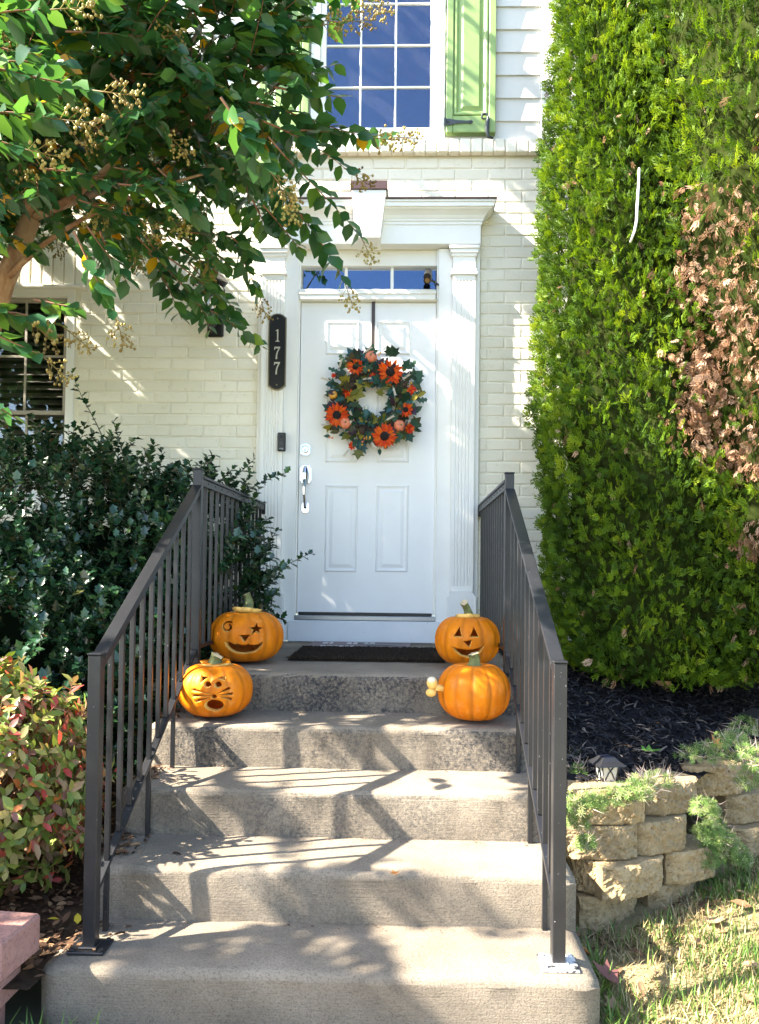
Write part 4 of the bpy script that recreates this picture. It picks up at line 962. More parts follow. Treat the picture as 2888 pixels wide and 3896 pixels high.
for zx, zy, a in ((690, 580, .1), (1075, 740, -1.3), (1010, 1120, .5), (450, 1210, .9), (1135, 1480, -1.7), (150, 590, 2.9), (340, 380, 1.3), (1230, 560, .6), (170, 850, 2.5), (160, 1200, 3.4), (780, 1470, -.9), (430, 1580, -2.2), (710, 190, .6), (500, 1090, 2.0)):
    c = W(zx, zy, -.05); d = Vector((math.cos(a), -.2, math.sin(a))); n_ = Vector((-math.sin(a), 0, math.cos(a))); mb = MB()
    mb.tube([c - d * .035, c + d * .03], .0015, 4)
    for i in range(7):
        for s in (-1, 1):
            p = c - d * .02 + d * (.008 * i); mb.tube([p, p + d * .012 + n_ * s * .008 + Vector((0, -.003, 0))], [.0032, .0008], 4)
    mb.build('wheat_ear', M['wheat'], wr)
for x, y, r, c_ in ((730, 465, 17, 'gold'), (680, 415, 15, 'gold'), (1310, 635, 17, 'gold'), (1290, 680, 13, 'gold'), (890, 225, 14, 'gold'), (870, 255, 12, 'gold'), (645, 1440, 16, 'minip'), (670, 1395, 14, 'minip'), (230, 1385, 15, 'minip'), (195, 1380, 15, 'minip'), (640, 1480, 13, 'gold')):
    MB().ball(W(x, y, -.05), r * u, 8, 6).build('berry', M[c_], wr, smooth=True)
M['bird'] = plain('teal felt bird', (.04, .11, .11), .8, var=.2, vs=30)
c = W(690, 1060, -.03); bd = empty('bird', c, parent=wr)
MB().ball(c, .030, 12, 8, (.85, .85, 1.25)).build('body', M['bird'], bd, smooth=True)
MB().ball(c + Vector((0, -.006, .042)), .017, 12, 8).build('head', plain('pale felt', (.5, .55, .52), .8), bd, smooth=True)
MB().tube([c + Vector((-.004, -.02, .04)), c + Vector((-.008, -.034, .037))], [.004, .0005], 6).build('beak', M['gold'], bd)
MB().tube([c + Vector((-.02, .0, -.015)), c + Vector((-.055, -.005, -.005))], [.010, .004], 6).build('tail', M['bird'], bd)

# ================================================================== PLANTS: shared builders
def norm1(v): return v / max(np.linalg.norm(v), 1e-9)
def make_shoot(p0, d0, L, droop, nleaf, lsize, out, stems, r0=.0035, spread=.9, style='pair', up=.6, seg=6):
    p = np.array(p0, float); d = norm1(np.array(d0, float)); pts = [p.copy()]; ds = [d.copy()]
    for i in range(seg):
        d = norm1(d + np.array([0, 0, -droop]) * (L / seg) * 3 + rng.normal(0, .05, 3)); p = p + d * L / seg; pts.append(p.copy()); ds.append(d.copy())
    stems.append((pts, [r0 * (1 - .7 * i / seg) for i in range(seg + 1)]))
    for k in range(nleaf):
        t = (.12 + .88 * (k + rng.random() * .5) / nleaf) * seg; i = min(int(t), seg - 1); f = t - i
        q = pts[i] * (1 - f) + pts[i + 1] * f; dd = ds[i + 1]
        s = np.cross(dd, [0, 0, 1.]); s = norm1(s) if np.linalg.norm(s) > .05 else norm1(np.cross(dd, [0, 1., 0]))
        if style == 'pair':
            sg_ = 1 if k % 2 else -1; y = s * sg_ * spread + dd * .55 + np.array([0, 0, -.28]) + rng.normal(0, .22, 3); z = np.array([0, 0, 1.]) * up + rng.normal(0, .35, 3) + np.array([-.15, -.25, 0])
        elif style == 'rosette':
            a = k * 2.4 + rng.random(); b = np.cross(s, dd); rd = s * math.cos(a) + b * math.sin(a); y = rd * spread + dd * .5 + rng.normal(0, .15, 3); z = dd * 1. - rd * .3 + rng.normal(0, .15, 3)
        else:
            a = k * 2.4 + rng.random() * .6; b = np.cross(s, dd); rd = s * math.cos(a) + b * math.sin(a); y = rd * spread + dd * .65 + rng.normal(0, .2, 3); z = np.array([0, 0, 1.]) * .6 + dd * .5 - rd * .2 + rng.normal(0, .2, 3)
        out.append((q, y, z, lsize * (.75 + .5 * rng.random()) * (1 if style != 'pair' else (.75 + .35 * math.sin(math.pi * (k + 1) / (nleaf + 1))))))
    return pts[-1], ds[-1]
def stems_mesh(name, stems, mat, parent, n=4, kind='stuff'):
    mb = MB()
    for pts, r in stems: mb.tube(pts, r, n, cap=False)
    return mb.build(name, mat, parent, smooth=True, kind=kind)
def leaf_split(leaves, tpl, mat, parent, nobj, name='leaf', rest='foliage', var=None, variants=10, wid=1.0):
    """the leaves that show largest become parts of their own, the others one mass"""
    pos = np.array([l[0] for l in leaves]); yd = nrm(np.array([l[1] for l in leaves])); zd = np.array([l[2] for l in leaves]); sz = np.array([l[3] for l in leaves])
    if var is None: var = rng.random(len(pos))
    pick = np.zeros(len(pos), bool)
    if nobj:
        cx, cy, cz = proj(pos + yd * sz[:, None] * .5); ok = (cx > 0) & (cx < NW) & (cy > 0) & (cy < NH) & (cz > .5)
        cell = (cx // 34).astype(int) * 1000 + (cy // 34).astype(int); best = {}
        for i in np.argsort(cz):
            if ok[i] and cell[i] not in best: best[cell[i]] = i
        idx = np.array(list(best.values())); sc_ = sz[idx] / cz[idx] * (.35 + np.abs(np.sum(np.cross(np.cross(yd[idx], zd[idx]), yd[idx]) * nrm(np.array(CAMP) - pos[idx]), 1)))
        idx = idx[np.argsort(-sc_)[:nobj]]; pick[idx] = True
        qs = np.floor(var[idx] * variants).clip(0, variants - 1).astype(int); mes = {}
        tv = tpl.v.copy(); tv[:, 0] *= wid
        for i, q in zip(idx, qs):
            if q not in mes: mes[q] = build_np(name, tv, tpl.flat, tpl.n, mat, 'MESH', np.full(len(tv), (q + .5) / variants))
            inst(name, mes[q], parent, tpl.frames(pos, yd, zd, sz, i))
    k = ~pick
    return tpl.scatter(rest, pos[k], yd[k], zd[k], sz[k], mat, parent, var[k], 'stuff', wid)
leafT = Tpl([(0, 0, 0), (-.24, .28, .05), (0, .28, -.02), (.24, .28, .05), (-.25, .60, .03), (0, .60, -.03), (.25, .60, .03), (0, 1, -.12)], ovf)
def m_bark():
    m, nt, b = newmat('peeling tan bark'); c = ramp(nt, noise(nt, 7, 6, .7, sc=(1, 1, .35)), [(.32, (.17, .085, .045)), (.46, (.30, .16, .085)), (.56, (.42, .27, .16)), (.7, (.24, .15, .09))])
    nt.links.new(c, b.inputs['Base Color']); b.inputs['Roughness'].default_value = .75; bump(nt, b, noise(nt, 30, 6, .7, sc=(1, 1, .3)), .6, .01); return m
M['bark'] = m_bark()
M['twig'] = plain('reddish twig', (.20, .09, .045), .7)
M['crape'] = leafmat('crape myrtle leaf', [(0, (.018, .068, .032)), (.35, (.034, .112, .044)), (.62, (.060, .155, .045)), (.80, (.11, .21, .035)), (.925, (.20, .29, .03)), (.95, (.50, .32, .01)), (1, (.58, .25, .012))], .28, .45, .55, (1.5, 1.35, .5))
M['capsule'] = leafmat('seed capsule', [(0, (.11, .07, .02)), (.5, (.28, .20, .045)), (1, (.36, .32, .09))], .5, .1, .4)

# ================================================================== CRAPE MYRTLE
tree = empty('crape_myrtle', (-2.55, 3.9, .3), 'leafy crape myrtle with golden seed heads reaching over the wall', 'tree')
trunk = MB()
tb = Vector((-2.75, 4.0, .25)); tA = P(15, 1075, 3.85); tB = P(120, 830, 3.8)
trunk.tube([tb, tb.lerp(tA, .5) + Vector((-.05, 0, 0)), tA, tB], [.08, .062, .052, .046], 10)
trunk.build('trunk', M['bark'], tree, smooth=True)
limbs = []
def limb(pts, r0, r1):
    n = 9; P_ = []
    for i in range(n):
        t = i / (n - 1); q = [Vector(p) for p in pts]
        while len(q) > 1: q = [a.lerp(b, t) for a, b in zip(q, q[1:])]
        P_.append(q[0])
    MB().tube(P_, [r0 + (r1 - r0) * i / (n - 1) for i in range(n)], 7).build('branch', M['bark'], tree, smooth=True); limbs.append(np.array([tuple(p) for p in P_]))
limb([tB, P(130, 650, 3.8), P(260, 300, 3.7), P(420, -150, 3.6)], .032, .009)
limb([tB, P(330, 750, 3.6), P(560, 560, 3.4), P(760, 100, 3.2)], .022, .007)
limb([tA, P(190, 870, 3.6), P(400, 760, 3.4), P(850, 640, 3.2)], .016, .005)
limb([tB, P(100, 500, 3.5), P(50, 200, 3.3), P(-300, -200, 3.2)], .028, .010)
limb([P(560, 410, 3.45), P(640, 250, 3.4), P(700, 0, 3.4), P(900, -200, 3.4)], .014, .006)
limb([P(570, 520, 3.4), P(700, 500, 3.3), P(900, 400, 3.2), P(1000, 300, 3.1)], .012, .005)
limb([tA, Vector((-2.9, 3.6, 3.0)), Vector((-3.4, 3.2, 3.4)), Vector((-4.2, 2.9, 3.8))], .04, .012)
limb([tA, Vector((-2.6, 4.3, 3.4)), Vector((-2.9, 4.6, 3.8)), Vector((-3.2, 4.8, 4.4))], .036, .012)
limb([tb.lerp(tA, .6), Vector((-3.2, 3.2, 2.6)), Vector((-3.7, 2.6, 3.2)), Vector((-4.0, 1.8, 3.5))], .03, .010)
limb([tB, Vector((-2.0, 3.8, 3.9)), Vector((-1.9, 3.7, 4.5)), Vector((-1.6, 3.6, 5.2))], .03, .010)
limb([tB, Vector((-1.7, 4.1, 3.4)), Vector((-1.4, 4.3, 3.6)), Vector((-.9, 4.4, 3.9))], .024, .008)
limb([Vector((-1.9, 3.75, 4.4)), Vector((-1.8, 4.0, 5.2)), Vector((-1.8, 4.3, 5.8)), Vector((-1.7, 4.35, 6.6))], .02, .006)
leaves = []; stems = []; tips = []
RB = np.array([(-400, 1150), (0, 1190), (120, 1230), (250, 1170), (330, 1120), (430, 1180), (560, 1240), (640, 1170), (700, 1100), (780, 1080), (860, 1000), (950, 930), (1020, 800), (1100, 300)])
BB = np.array([(-300, 960), (0, 900), (120, 830), (230, 900), (420, 960), (600, 1010), (760, 1010), (880, 930), (1000, 860), (1200, 800)])
def allowed(p):
    x, y, z = proj(np.array([p])); x, y = x[0], y[0]
    if x < -30: return True
    return x < np.interp(y, RB[:, 0], RB[:, 1]) and y < np.interp(x, BB[:, 0], BB[:, 1])
LOBES = [((-2.05, 3.5, 3.85), (1.72, 1.10, 1.10), 800), ((-3.6, 3.95, 3.55), (1.45, 1.30, 1.35), 400), ((-4.28, 1.62, 3.58), (.45, .32, .20), 45), ((-1.9, 3.7, 4.8), (1.3, 1.0, .7), 80), ((-2.7, 4.55, 3.5), (.9, .5, .9), 200), ((-3.4, 4.72, 3.9), (1.0, .3, .8), 170), (tuple(P(860, 230, 3.25)), (.40, .35, .40), 125), ((-1.75, 4.35, 6.5), (.75, .35, .45), 66)]  # out-of-view lobes are placed for the shade and dapples they cast
def keep_lit(p, low=False):        # sunny places: the tree leaves open sky towards the sun for them
    sv = np.array((1., .28, -.88)); p = np.asarray(p)
    def hit(t): return p + sv * t
    q = hit(-1.5 - p[0])
    if 2.35 < q[1] < 3.25 and .30 < q[2] < 1.2: return .95
    q = hit(-1.4 - p[0])
    if p[0] < -1.75 and 2.3 < q[1] < 2.95 and 2.5 < q[2] < 4.0: return .85
    q = hit((p[2] - .35) / .88)
    if -.15 < q[0] < .62 and 1.5 < q[1] < 3.35: return .95
    if -.75 < q[0] < .62 and 1.5 < q[1] < 3.3 and not low: return .85
    if q[0] >= .62 and q[1] < 3.3: return .95
    q = hit(1.0 - p[0])
    if 3.5 < q[1] < 5.1 and q[2] > 2.2: return .93
    q = hit((5.2 - p[1]) / .28)
    if q[2] > 3.85 and q[0] > 0: return .25
    return 0.
for c, r, n in LOBES:
    k = 0; tries = 0
    while k < n and tries < n * 12:
        tries += 1
        v = norm1(rng.normal(size=3)) * rng.random() ** .45; p = np.array(c) + v * np.array(r)
        if p[1] > 4.95 or (n == 800 and p[0] < -2.6 and rng.random() < .45): continue
        d = norm1(v * np.array([1, 1, .5]) + np.array([.25, -.25, .12]) + rng.normal(0, .35, 3)); L = rng.uniform(.28, .55)
        e = p + d * L
        if e[1] > 5.05 or not allowed(e) or not allowed(p): continue
        if n != 66 and rng.random() < max(keep_lit(p, n == 45), keep_lit(e, n == 45)): continue
        tip, td = make_shoot(p, d, L, rng.uniform(.15, .5), int(L * 40), .083, leaves, stems); k += 1
        if rng.random() < .06: tips.append((tip, td))
# shoots that can be told apart in the photograph: (start, end, depths, leaves, seed head?)
HAND = [((640, 900, 3.9), (760, 1080, 4.2), 14, 0), ((700, 950, 4.0), (840, 1090, 4.3), 14, 0), ((720, 1000, 4.0), (860, 1200, 4.3), 15, 0), ((660, 1040, 4.0), (800, 1270, 4.3), 15, 0), ((740, 1080, 4.1), (900, 1260, 4.3), 14, 0), ((560, 900, 3.6), (620, 1060, 3.8), 12, 0), ((760, 930, 3.8), (880, 1040, 4.0), 12, 0),
        ((520, 900, 3.5), (780, 1230, 3.9), 18, 0), ((700, 1130, 3.9), (1010, 1330, 4.2), 18, 0), ((560, 950, 3.6), (700, 1230, 3.9), 16, 0), ((640, 980, 3.5), (860, 1180, 3.8), 16, 0), ((600, 1000, 3.7), (640, 1120, 3.8), 10, 0),
        ((700, 880, 3.5), (950, 960, 3.7), 14, 0), ((900, 940, 3.7), (985, 1110, 3.8), 11, 1), ((880, 900, 3.5), (960, 1020, 3.7), 10, 0),
        ((1020, 520, 3.0), (1330, 940, 3.4), 24, 1), ((1100, 760, 3.3), (1310, 1060, 3.5), 15, 1), ((980, 640, 3.2), (1180, 900, 3.4), 18, 0), ((1000, 780, 3.3), (1130, 960, 3.4), 14, 0), ((960, 760, 3.3), (1010, 900, 3.4), 12, 0),
        ((900, 380, 3.0), (1400, 560, 3.2), 26, 1), ((1080, 500, 3.1), (1500, 590, 3.4), 18, 1), ((1000, 460, 3.0), (1320, 620, 3.3), 18, 1), ((980, 250, 3.0), (1190, 330, 3.1), 14, 0), ((1040, 330, 3.0), (1280, 430, 3.2), 16, 0),
        ((950, 60, 3.0), (1300, 190, 3.1), 18, 1), ((900, 130, 2.9), (1190, 160, 3.0), 16, 1), ((1000, -60, 3.0), (1290, 40, 3.1), 14, 1), ((1250, -120, 3.2), (1370, 20, 3.3), 8, 1),
        ((840, 370, 2.5), (980, 650, 2.55), 22, 1), ((920, 500, 2.9), (1060, 700, 3.0), 16, 1), ((280, 880, 2.7), (400, 1190, 2.75), 14, 1), ((330, 860, 3.0), (460, 1080, 3.1), 13, 0), ((380, 880, 3.1), (420, 1020, 3.2), 12, 0),
        ((-150, 230, 2.2), (330, 400, 2.25), 22, 1), ((-120, 420, 2.2), (200, 540, 2.25), 15, 1), ((-200, 330, 2.25), (120, 330, 2.3), 14, 0), ((-160, 250, 2.3), (200, 270, 2.35), 14, 0), ((-200, 480, 2.25), (60, 580, 2.25), 11, 1), ((-100, 60, 2.3), (200, 60, 2.35), 14, 1), ((100, 0, 2.5), (420, 20, 2.5), 14, 0), ((-120, 150, 2.6), (140, 240, 2.6), 14, 0), ((250, 120, 2.8), (560, 180, 2.8), 17, 1), ((420, 280, 2.9), (600, 520, 2.9), 16, 1),
        ((150, 640, 3.0), (420, 700, 3.0), 14, 0), ((450, 700, 3.0), (700, 760, 3.0), 16, 0), ((600, 640, 3.0), (760, 820, 3.0), 16, 0), ((300, 760, 3.1), (520, 860, 3.1), 14, 1),
        ((-150, 1120, 2.7), (60, 1250, 2.75), 8, 1), ((-120, 1180, 2.7), (230, 1210, 2.8), 10, 1), ((-100, 1240, 2.7), (130, 1380, 2.7), 8, 1), ((-60, 1500, 2.7), (30, 1620, 2.7), 5, 0), ((130, 1140, 2.9), (290, 1210, 2.9), 8, 0)]
for (a, b, n, pan) in HAND:
    A, B = P(*a), P(*b); d = B - A; L = d.length * 1.04
    sz_ = .090 if a[2] < 2.75 else .085
    tip, td = make_shoot(A, d + Vector((0, 0, .18 * L)), L, .10, n, sz_, leaves, stems, .005)
    if pan: tips.append((tip, norm1(np.array(td) + np.array([0, 0, .1 if b[1] < 700 else -.5]))))
lv = np.array([l[0] for l in leaves]); var = np.clip(rng.beta(2, 2.4, len(lv)) * .93, 0, .93)
inner = np.linalg.norm((lv - np.array((-2.0, 3.7, 3.5))) / np.array((1.4, .9, .9)), axis=1)
yl = (rng.random(len(lv)) < np.where(inner < .8, .10, .012)); var[yl] = rng.uniform(.94, 1, yl.sum())
leaf_split(leaves, leafT, M['crape'], tree, 300, var=var, wid=1.14)
stems_mesh('twigs', stems, M['twig'], tree, 4)
print('crape leaves', len(leaves), 'tips', len(tips))
def seed_head(tip, d, n=44, s=1.):
    mb = MB(); vals = []; d = Vector(d).normalized(); tip = Vector(tip); L = .13 * s
    a = d.cross(Vector((.3, .2, 1))).normalized(); b = d.cross(a); mb.tube([tip - d * .02, tip + d * L], [.0028, .0012], 4); hue = random.random()
    vals += [.2] * len(mb.v)
    for i in range(n // 4):
        t = (i + .5) / (n / 4); q = tip + d * L * (.1 + .9 * t); an = i * 2.4; o = (a * math.cos(an) + b * math.sin(an)) * .8 + d * .6; l = .062 * s * (1 - .6 * t) + .012
        k0 = len(mb.v); e = q + o.normalized() * l + Vector((0, 0, -.004)); mb.tube([q, e], [.0014, .001], 3, cap=False)
        for m in range(4):
            g = q.lerp(e, .45 + .55 * (m + .5) / 4) + Vector((random.uniform(-1, 1), random.uniform(-1, 1), random.uniform(-1, 1))) * .010; mb.ball(g, random.uniform(.0042, .0062) * s, 6, 4, (1, 1, 1.15))
        vals += [min(1, max(0, hue * .5 + random.random() * .5))] * (len(mb.v) - k0)
    o = mb.build('seed_head', M['capsule'], tree, smooth=True); at = o.data.attributes.new('var', 'FLOAT', 'POINT'); at.data.foreach_set('value', vals)
for tip, d in tips: seed_head(tip, d, 44 if tip[0] > -3 else 16, random.uniform(.85, 1.15))

# ================================================================== HOLLY
holly = empty('holly_bush', (-1.8, 4.2, .25), 'dark glossy holly bush crowding the stair railing', 'bush')
hol = Tpl([(0, 0, 0), (-.20, .16, .03), (-.34, .30, .10), (-.22, .42, .03), (-.36, .62, .10), (-.18, .74, .02), (0, 1, -.10), (.18, .74, .02), (.36, .62, .10), (.22, .42, .03), (.34, .30, .10), (.20, .16, .03), (0, .45, -.05)], [(12, 2 * i, 2 * i + 1, 2 * i + 2) if i < 5 else (12, 10, 11, 0) for i in range(6)])
M['holly'] = leafmat('holly leaf', [(0, (.010, .032, .017)), (.5, (.019, .058, .025)), (.85, (.034, .090, .030)), (.96, (.06, .12, .03)), (1, (.12, .08, .03))], .22, .10, .6)
leaves = []; stems = []
for c, r, n in (((-2.0, 4.35, 1.18), (1.15, .68, .86), 1250), ((-1.18, 4.55, 1.22), (.36, .42, .66), 260), ((-1.85, 3.72, .82), (.70, .36, .55), 420), ((-1.22, 4.1, .80), (.13, .5, .45), 80), ((-1.5, 4.3, 1.35), (.38, .40, .48), 170)):
    k = 0
    while k < n:
        v = norm1(rng.normal(size=3)); 
        if v[1] > .55 and rng.random() < .8: continue
        p = np.array(c) + v * np.array(r) * rng.uniform(.70, 1.0)
        if p[2] < .3 or p[1] > 5.1 or (p[0] > -1.0 and p[1] < 3.75) or (p[0] > -1.13 and p[1] < 3.6): continue
        make_shoot(p, norm1(v * .8 + np.array([.05, -.12, .55]) + rng.normal(0, .25, 3)), rng.uniform(.12, .24), -.1, 13, .050, leaves, stems, .0028, .85, 'spiral'); k += 1
for a, b, n in (((940, 2230, 4.5), (1150, 2060, 4.3), 24), ((960, 2170, 4.5), (1070, 2000, 4.4), 16), ((900, 1900, 4.6), (1085, 1790, 4.4), 20), ((880, 1830, 4.6), (960, 1740, 4.5), 12), ((420, 1720, 4.4), (265, 1410, 4.3), 17), ((480, 1760, 4.5), (420, 1600, 4.4), 12), ((920, 2280, 4.4), (1090, 2150, 4.3), 16), ((820, 1850, 4.5), (900, 1780, 4.5), 10), ((560, 1760, 4.3), (590, 1690, 4.3), 9), ((380, 1740, 4.3), (375, 1660, 4.2), 9)):
    A, B = P(*a), P(*b); make_shoot(A, B - A, (B - A).length, -.05, n, .046, leaves, stems, .004, .8, 'spiral')
leaves = [l for l in leaves if not (l[0][0] > -1.02 and l[0][1] < 4.35 and l[0][2] < 1.35)]
leaf_split(leaves, hol, M['holly'], holly, 300)
stems_mesh('twigs', stems, plain('dark holly twig', (.035, .045, .02), .7), holly)
mb = MB()
for i in range(9):
    b = Vector((-1.9 + random.uniform(-.25, .25), 4.3 + random.uniform(-.2, .2), .2)); e = Vector((-1.9 + random.uniform(-.9, .9), 4.3 + random.uniform(-.4, .4), random.uniform(1.1, 1.7))); mb.tube([b, b.lerp(e, .5) + Vector((0, 0, .15)), e], [.022, .014, .006], 6)
mb.build('stems', M['twig'], holly, smooth=True)
mb = MB(); mb.ball((-2.0, 4.4, 1.10), 1, 20, 14, (.72, .32, .58)); mb.ball((-1.2, 4.6, 1.15), 1, 14, 10, (.14, .2, .36)); mb.build('shade_core', plain('dark holly core', (.008, .014, .008), 1, spec=.0), holly, smooth=True, kind='stuff')  # solid core added to block light, its dark colour standing in for inner shade
print('holly', len(leaves))

# ================================================================== AZALEA
azalea = empty('azalea_bush', (-1.62, 2.9, .2), 'azalea bush with red, green and bronze autumn leaves', 'bush')
azl = Tpl([(0, 0, 0), (-.20, .30, .04), (0, .30, -.01), (.20, .30, .04), (-.22, .65, .04), (0, .65, -.01), (.22, .65, .04), (0, 1, -.06)], ovf)
M['azalea'] = leafmat('azalea leaf', [(0, (.10, .17, .025)), (.34, (.20, .26, .05)), (.50, (.33, .31, .09)), (.64, (.32, .22, .12)), (.76, (.22, .10, .085)), (.86, (.46, .06, .05)), (.93, (.55, .14, .08)), (.97, (.50, .22, .03)), (1, (.55, .08, .06))], .42, .22, .5, (1.3, 1.1, .6))
leaves = []; stems = []
k = 0
while k < 900:
    v = norm1(rng.normal(size=3))
    if v[2] < -.75: continue
    p = np.array((-1.62, 2.88, .58)) + v * np.array((.50, .44, .44)) * rng.uniform(.72, 1.0) + rng.normal(0, .02, 3)
    if p[2] < .21 or p[0] > -1.13: continue
    make_shoot(p - v * .05, norm1(v + np.array([0, 0, .4]) + rng.normal(0, .3, 3)), rng.uniform(.07, .13), 0, 9, .052, leaves, stems, .0022, .9, 'rosette'); k += 1
var = np.clip(rng.beta(1.1, 1.25, len(leaves)), 0, 1)
leaf_split(leaves, azl, M['azalea'], azalea, 300, var=var)
for i in range(60):
    v = norm1(rng.normal(size=3)); v[2] = abs(v[2]); e = np.array((-1.62, 2.9, .58)) + v * np.array((.46, .38, .38)); stems.append(([np.array((-1.62 + rng.normal(0, .05), 2.9 + rng.normal(0, .05), .2)), (e + np.array((-1.62, 2.9, .4))) / 2, e], [.007, .005, .002]))
stems_mesh('twigs', stems, plain('azalea twig', (.20, .11, .06), .8), azalea)

# ================================================================== ARBORVITAE
def spray_tpl(seed):
    r = random.Random(seed); v = []; f = []
    def dia(a, d, l, w, z0):
        p = (-d[1], d[0]); b = len(v)
        v.extend([(a[0], a[1], z0), (a[0] + d[0] * l * .55 + p[0] * w, a[1] + d[1] * l * .55 + p[1] * w, z0 + .03), (a[0] + d[0] * l, a[1] + d[1] * l, z0 - .05 * l), (a[0] + d[0] * l * .55 - p[0] * w, a[1] + d[1] * l * .55 - p[1] * w, z0 + .03)]); f.append((b, b + 1, b + 2, b + 3))
    dia((0, 0), (0, 1), 1.0, .045, 0)
    for i in range(4):
        t = .15 + .20 * i
        for s in (-1, 1):
            an = r.uniform(.5, .85) * s; d = (math.sin(an), math.cos(an)); l = (.62 - .38 * t) * r.uniform(.8, 1.15); z0 = r.uniform(-.08, .08)
            dia((0, t), d, l, .05, z0)
            if i < 3: m = (d[0] * l * .45, t + d[1] * l * .45); an2 = an + s * r.uniform(.35, .7) * (1 if i % 2 else -1); dia(m, (math.sin(an2), math.cos(an2)), l * .55, .045, z0)
    return Tpl(v, f)
SPR = [spray_tpl(i) for i in range(4)]
M['arbor'] = leafmat('arborvitae spray', [(0, (.03, .068, .008)), (.45, (.085, .165, .012)), (.80, (.17, .27, .014)), (1, (.25, .33, .02))], .5, .36, .25, (1.3, 1.2, .4))
M['arbord'] = leafmat('dead arborvitae spray', [(0, (.14, .07, .035)), (.5, (.34, .19, .11)), (1, (.52, .36, .25))], .8, .15, .2)
M['arbcore'] = plain('dark evergreen core', (.022, .030, .008), 1, spec=0, var=.6, vs=25)
DEAD = [((1.52, 3.8, 2.95), (.14, .6, .36)), ((1.64, 3.8, 2.55), (.24, .7, .40)), ((1.52, 3.8, 2.25), (.15, .7, .32)), ((1.76, 3.8, 2.02), (.20, .7, .24)), ((1.88, 3.8, 3.10), (.26, .7, .40)), ((1.72, 3.8, 1.60), (.06, .6, .14)), ((1.90, 3.8, 3.65), (.14, .7, .30))]
def arborvitae(label, axis, prof, n, zmin, zmax, seed, others):
    t = empty('arborvitae', (*axis(zmin)[:2], zmin - .3), label, 'tree', 'tall evergreens beside the steps')
    lob = lambda th, z: 1 + .04 * math.sin(3 * th + 1.1 * z + seed) + .03 * math.sin(7 * th - 3.3 * z + seed) + .03 * math.sin(5.3 * z + 2 * th + seed) + .025 * math.sin(13 * z + 9 * th) + .045 * math.sin(19 * z + 5 * th) * math.sin(15 * th + 3 * z)
    pos = []; yd = []; zd = []; sz = []; dead = []; va = []
    cam2 = np.array((0, 0))
    while len(pos) < n:
        z = zmin + (zmax - zmin) * rng.random() ** (1.05); th = rng.uniform(0, 2 * math.pi); o = np.array((math.cos(th), math.sin(th), 0)); ax_ = axis(z)
        face = -(o @ norm1(np.array((ax_[0], ax_[1], 0))))
        if face < -.15 and rng.random() < .8: continue
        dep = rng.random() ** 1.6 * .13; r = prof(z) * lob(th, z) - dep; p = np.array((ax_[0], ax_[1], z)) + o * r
        if any(np.linalg.norm(p[:2] - np.array(ax2(z)[:2])) < pr2(z) * .86 for ax2, pr2 in others): continue
        if p[1] > 5.1: continue
        u_ = norm1(o * rng.uniform(.4, 1.1) + np.array((0, 0, rng.uniform(.1, 1.))) + rng.normal(0, .40, 3)); tv = np.cross(o, (0, 0, 1.)); nz = tv * rng.choice((-1, 1)) * 1. + rng.normal(0, .5, 3) + o * .5
        de = max(math.exp(-np.sum(((p - np.array(c)) / np.array(r_)) ** 2) * .9) for c, r_ in DEAD)
        isd = de + .18 * math.sin(11 * p[0] + 17 * p[2]) + rng.normal(0, .15) > .47 or rng.random() < .005
        if isd: u_ = norm1(o * .6 + np.array((0, 0, -.7)) + rng.normal(0, .3, 3))
        pos.append(p); yd.append(u_); zd.append(nz); sz.append(rng.uniform(.042, .075)); dead.append(isd)
        va.append(np.clip(.52 + .16 * math.sin(4 * z + 5 * th) + .22 * math.sin(19 * z + 5 * th) * math.sin(15 * th + 3 * z) + rng.normal(0, .2) - dep * 3.2, 0, 1))  # hollows and deeper sprays are coloured darker to stand in for shade
    pos, yd, zd, sz, dead, va = map(np.array, (pos, yd, zd, sz, dead, va))
    for q in range(4):
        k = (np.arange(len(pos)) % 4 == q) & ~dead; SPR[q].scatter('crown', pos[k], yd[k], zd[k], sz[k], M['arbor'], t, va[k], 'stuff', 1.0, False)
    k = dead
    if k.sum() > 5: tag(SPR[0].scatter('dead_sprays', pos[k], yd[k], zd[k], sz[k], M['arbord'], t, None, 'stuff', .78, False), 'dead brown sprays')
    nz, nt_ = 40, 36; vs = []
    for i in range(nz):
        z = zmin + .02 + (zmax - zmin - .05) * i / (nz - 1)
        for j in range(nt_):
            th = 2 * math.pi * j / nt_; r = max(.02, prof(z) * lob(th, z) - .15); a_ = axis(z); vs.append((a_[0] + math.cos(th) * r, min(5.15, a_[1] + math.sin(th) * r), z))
    MB().add(vs, [(i * nt_ + j, i * nt_ + (j + 1) % nt_, (i + 1) * nt_ + (j + 1) % nt_, (i + 1) * nt_ + j) for i in range(nz - 1) for j in range(nt_)]).build('shade_core', M['arbcore'], t, smooth=True, kind='stuff')  # opaque core added inside the crown, toned dark like deep shade
    a0 = axis(zmin); MB().tube([(a0[0], a0[1], zmin - .35), (a0[0], a0[1], zmin + .4)], [.07, .05], 8).build('trunk', M['bark'], t, smooth=True)
    return t
axA = lambda z: (1.48 - .085 * max(0, z - 1.2), 4.52, z); prA = lambda z: float(np.interp(z, [.78, .95, 1.3, 2.0, 3.0, 4.2, 5.2, 5.9], [.44, .56, .63, .61, .52, .37, .20, .03]))
axB = lambda z: (2.08 + .0 * z, 4.32, z); prB = lambda z: float(np.interp(z, [.80, 1.0, 1.6, 2.5, 3.4, 4.6, 5.8, 6.6], [.40, .58, .66, .76, .86, .80, .5, .05]))
arborvitae('dense green arborvitae standing closest to the door', axA, prA, 21000, .80, 5.9, 1.3, [])
arborvitae('arborvitae with a large dead brown patch at the picture edge', axB, prB, 18500, .82, 6.6, 4.2, [(axA, prA)])
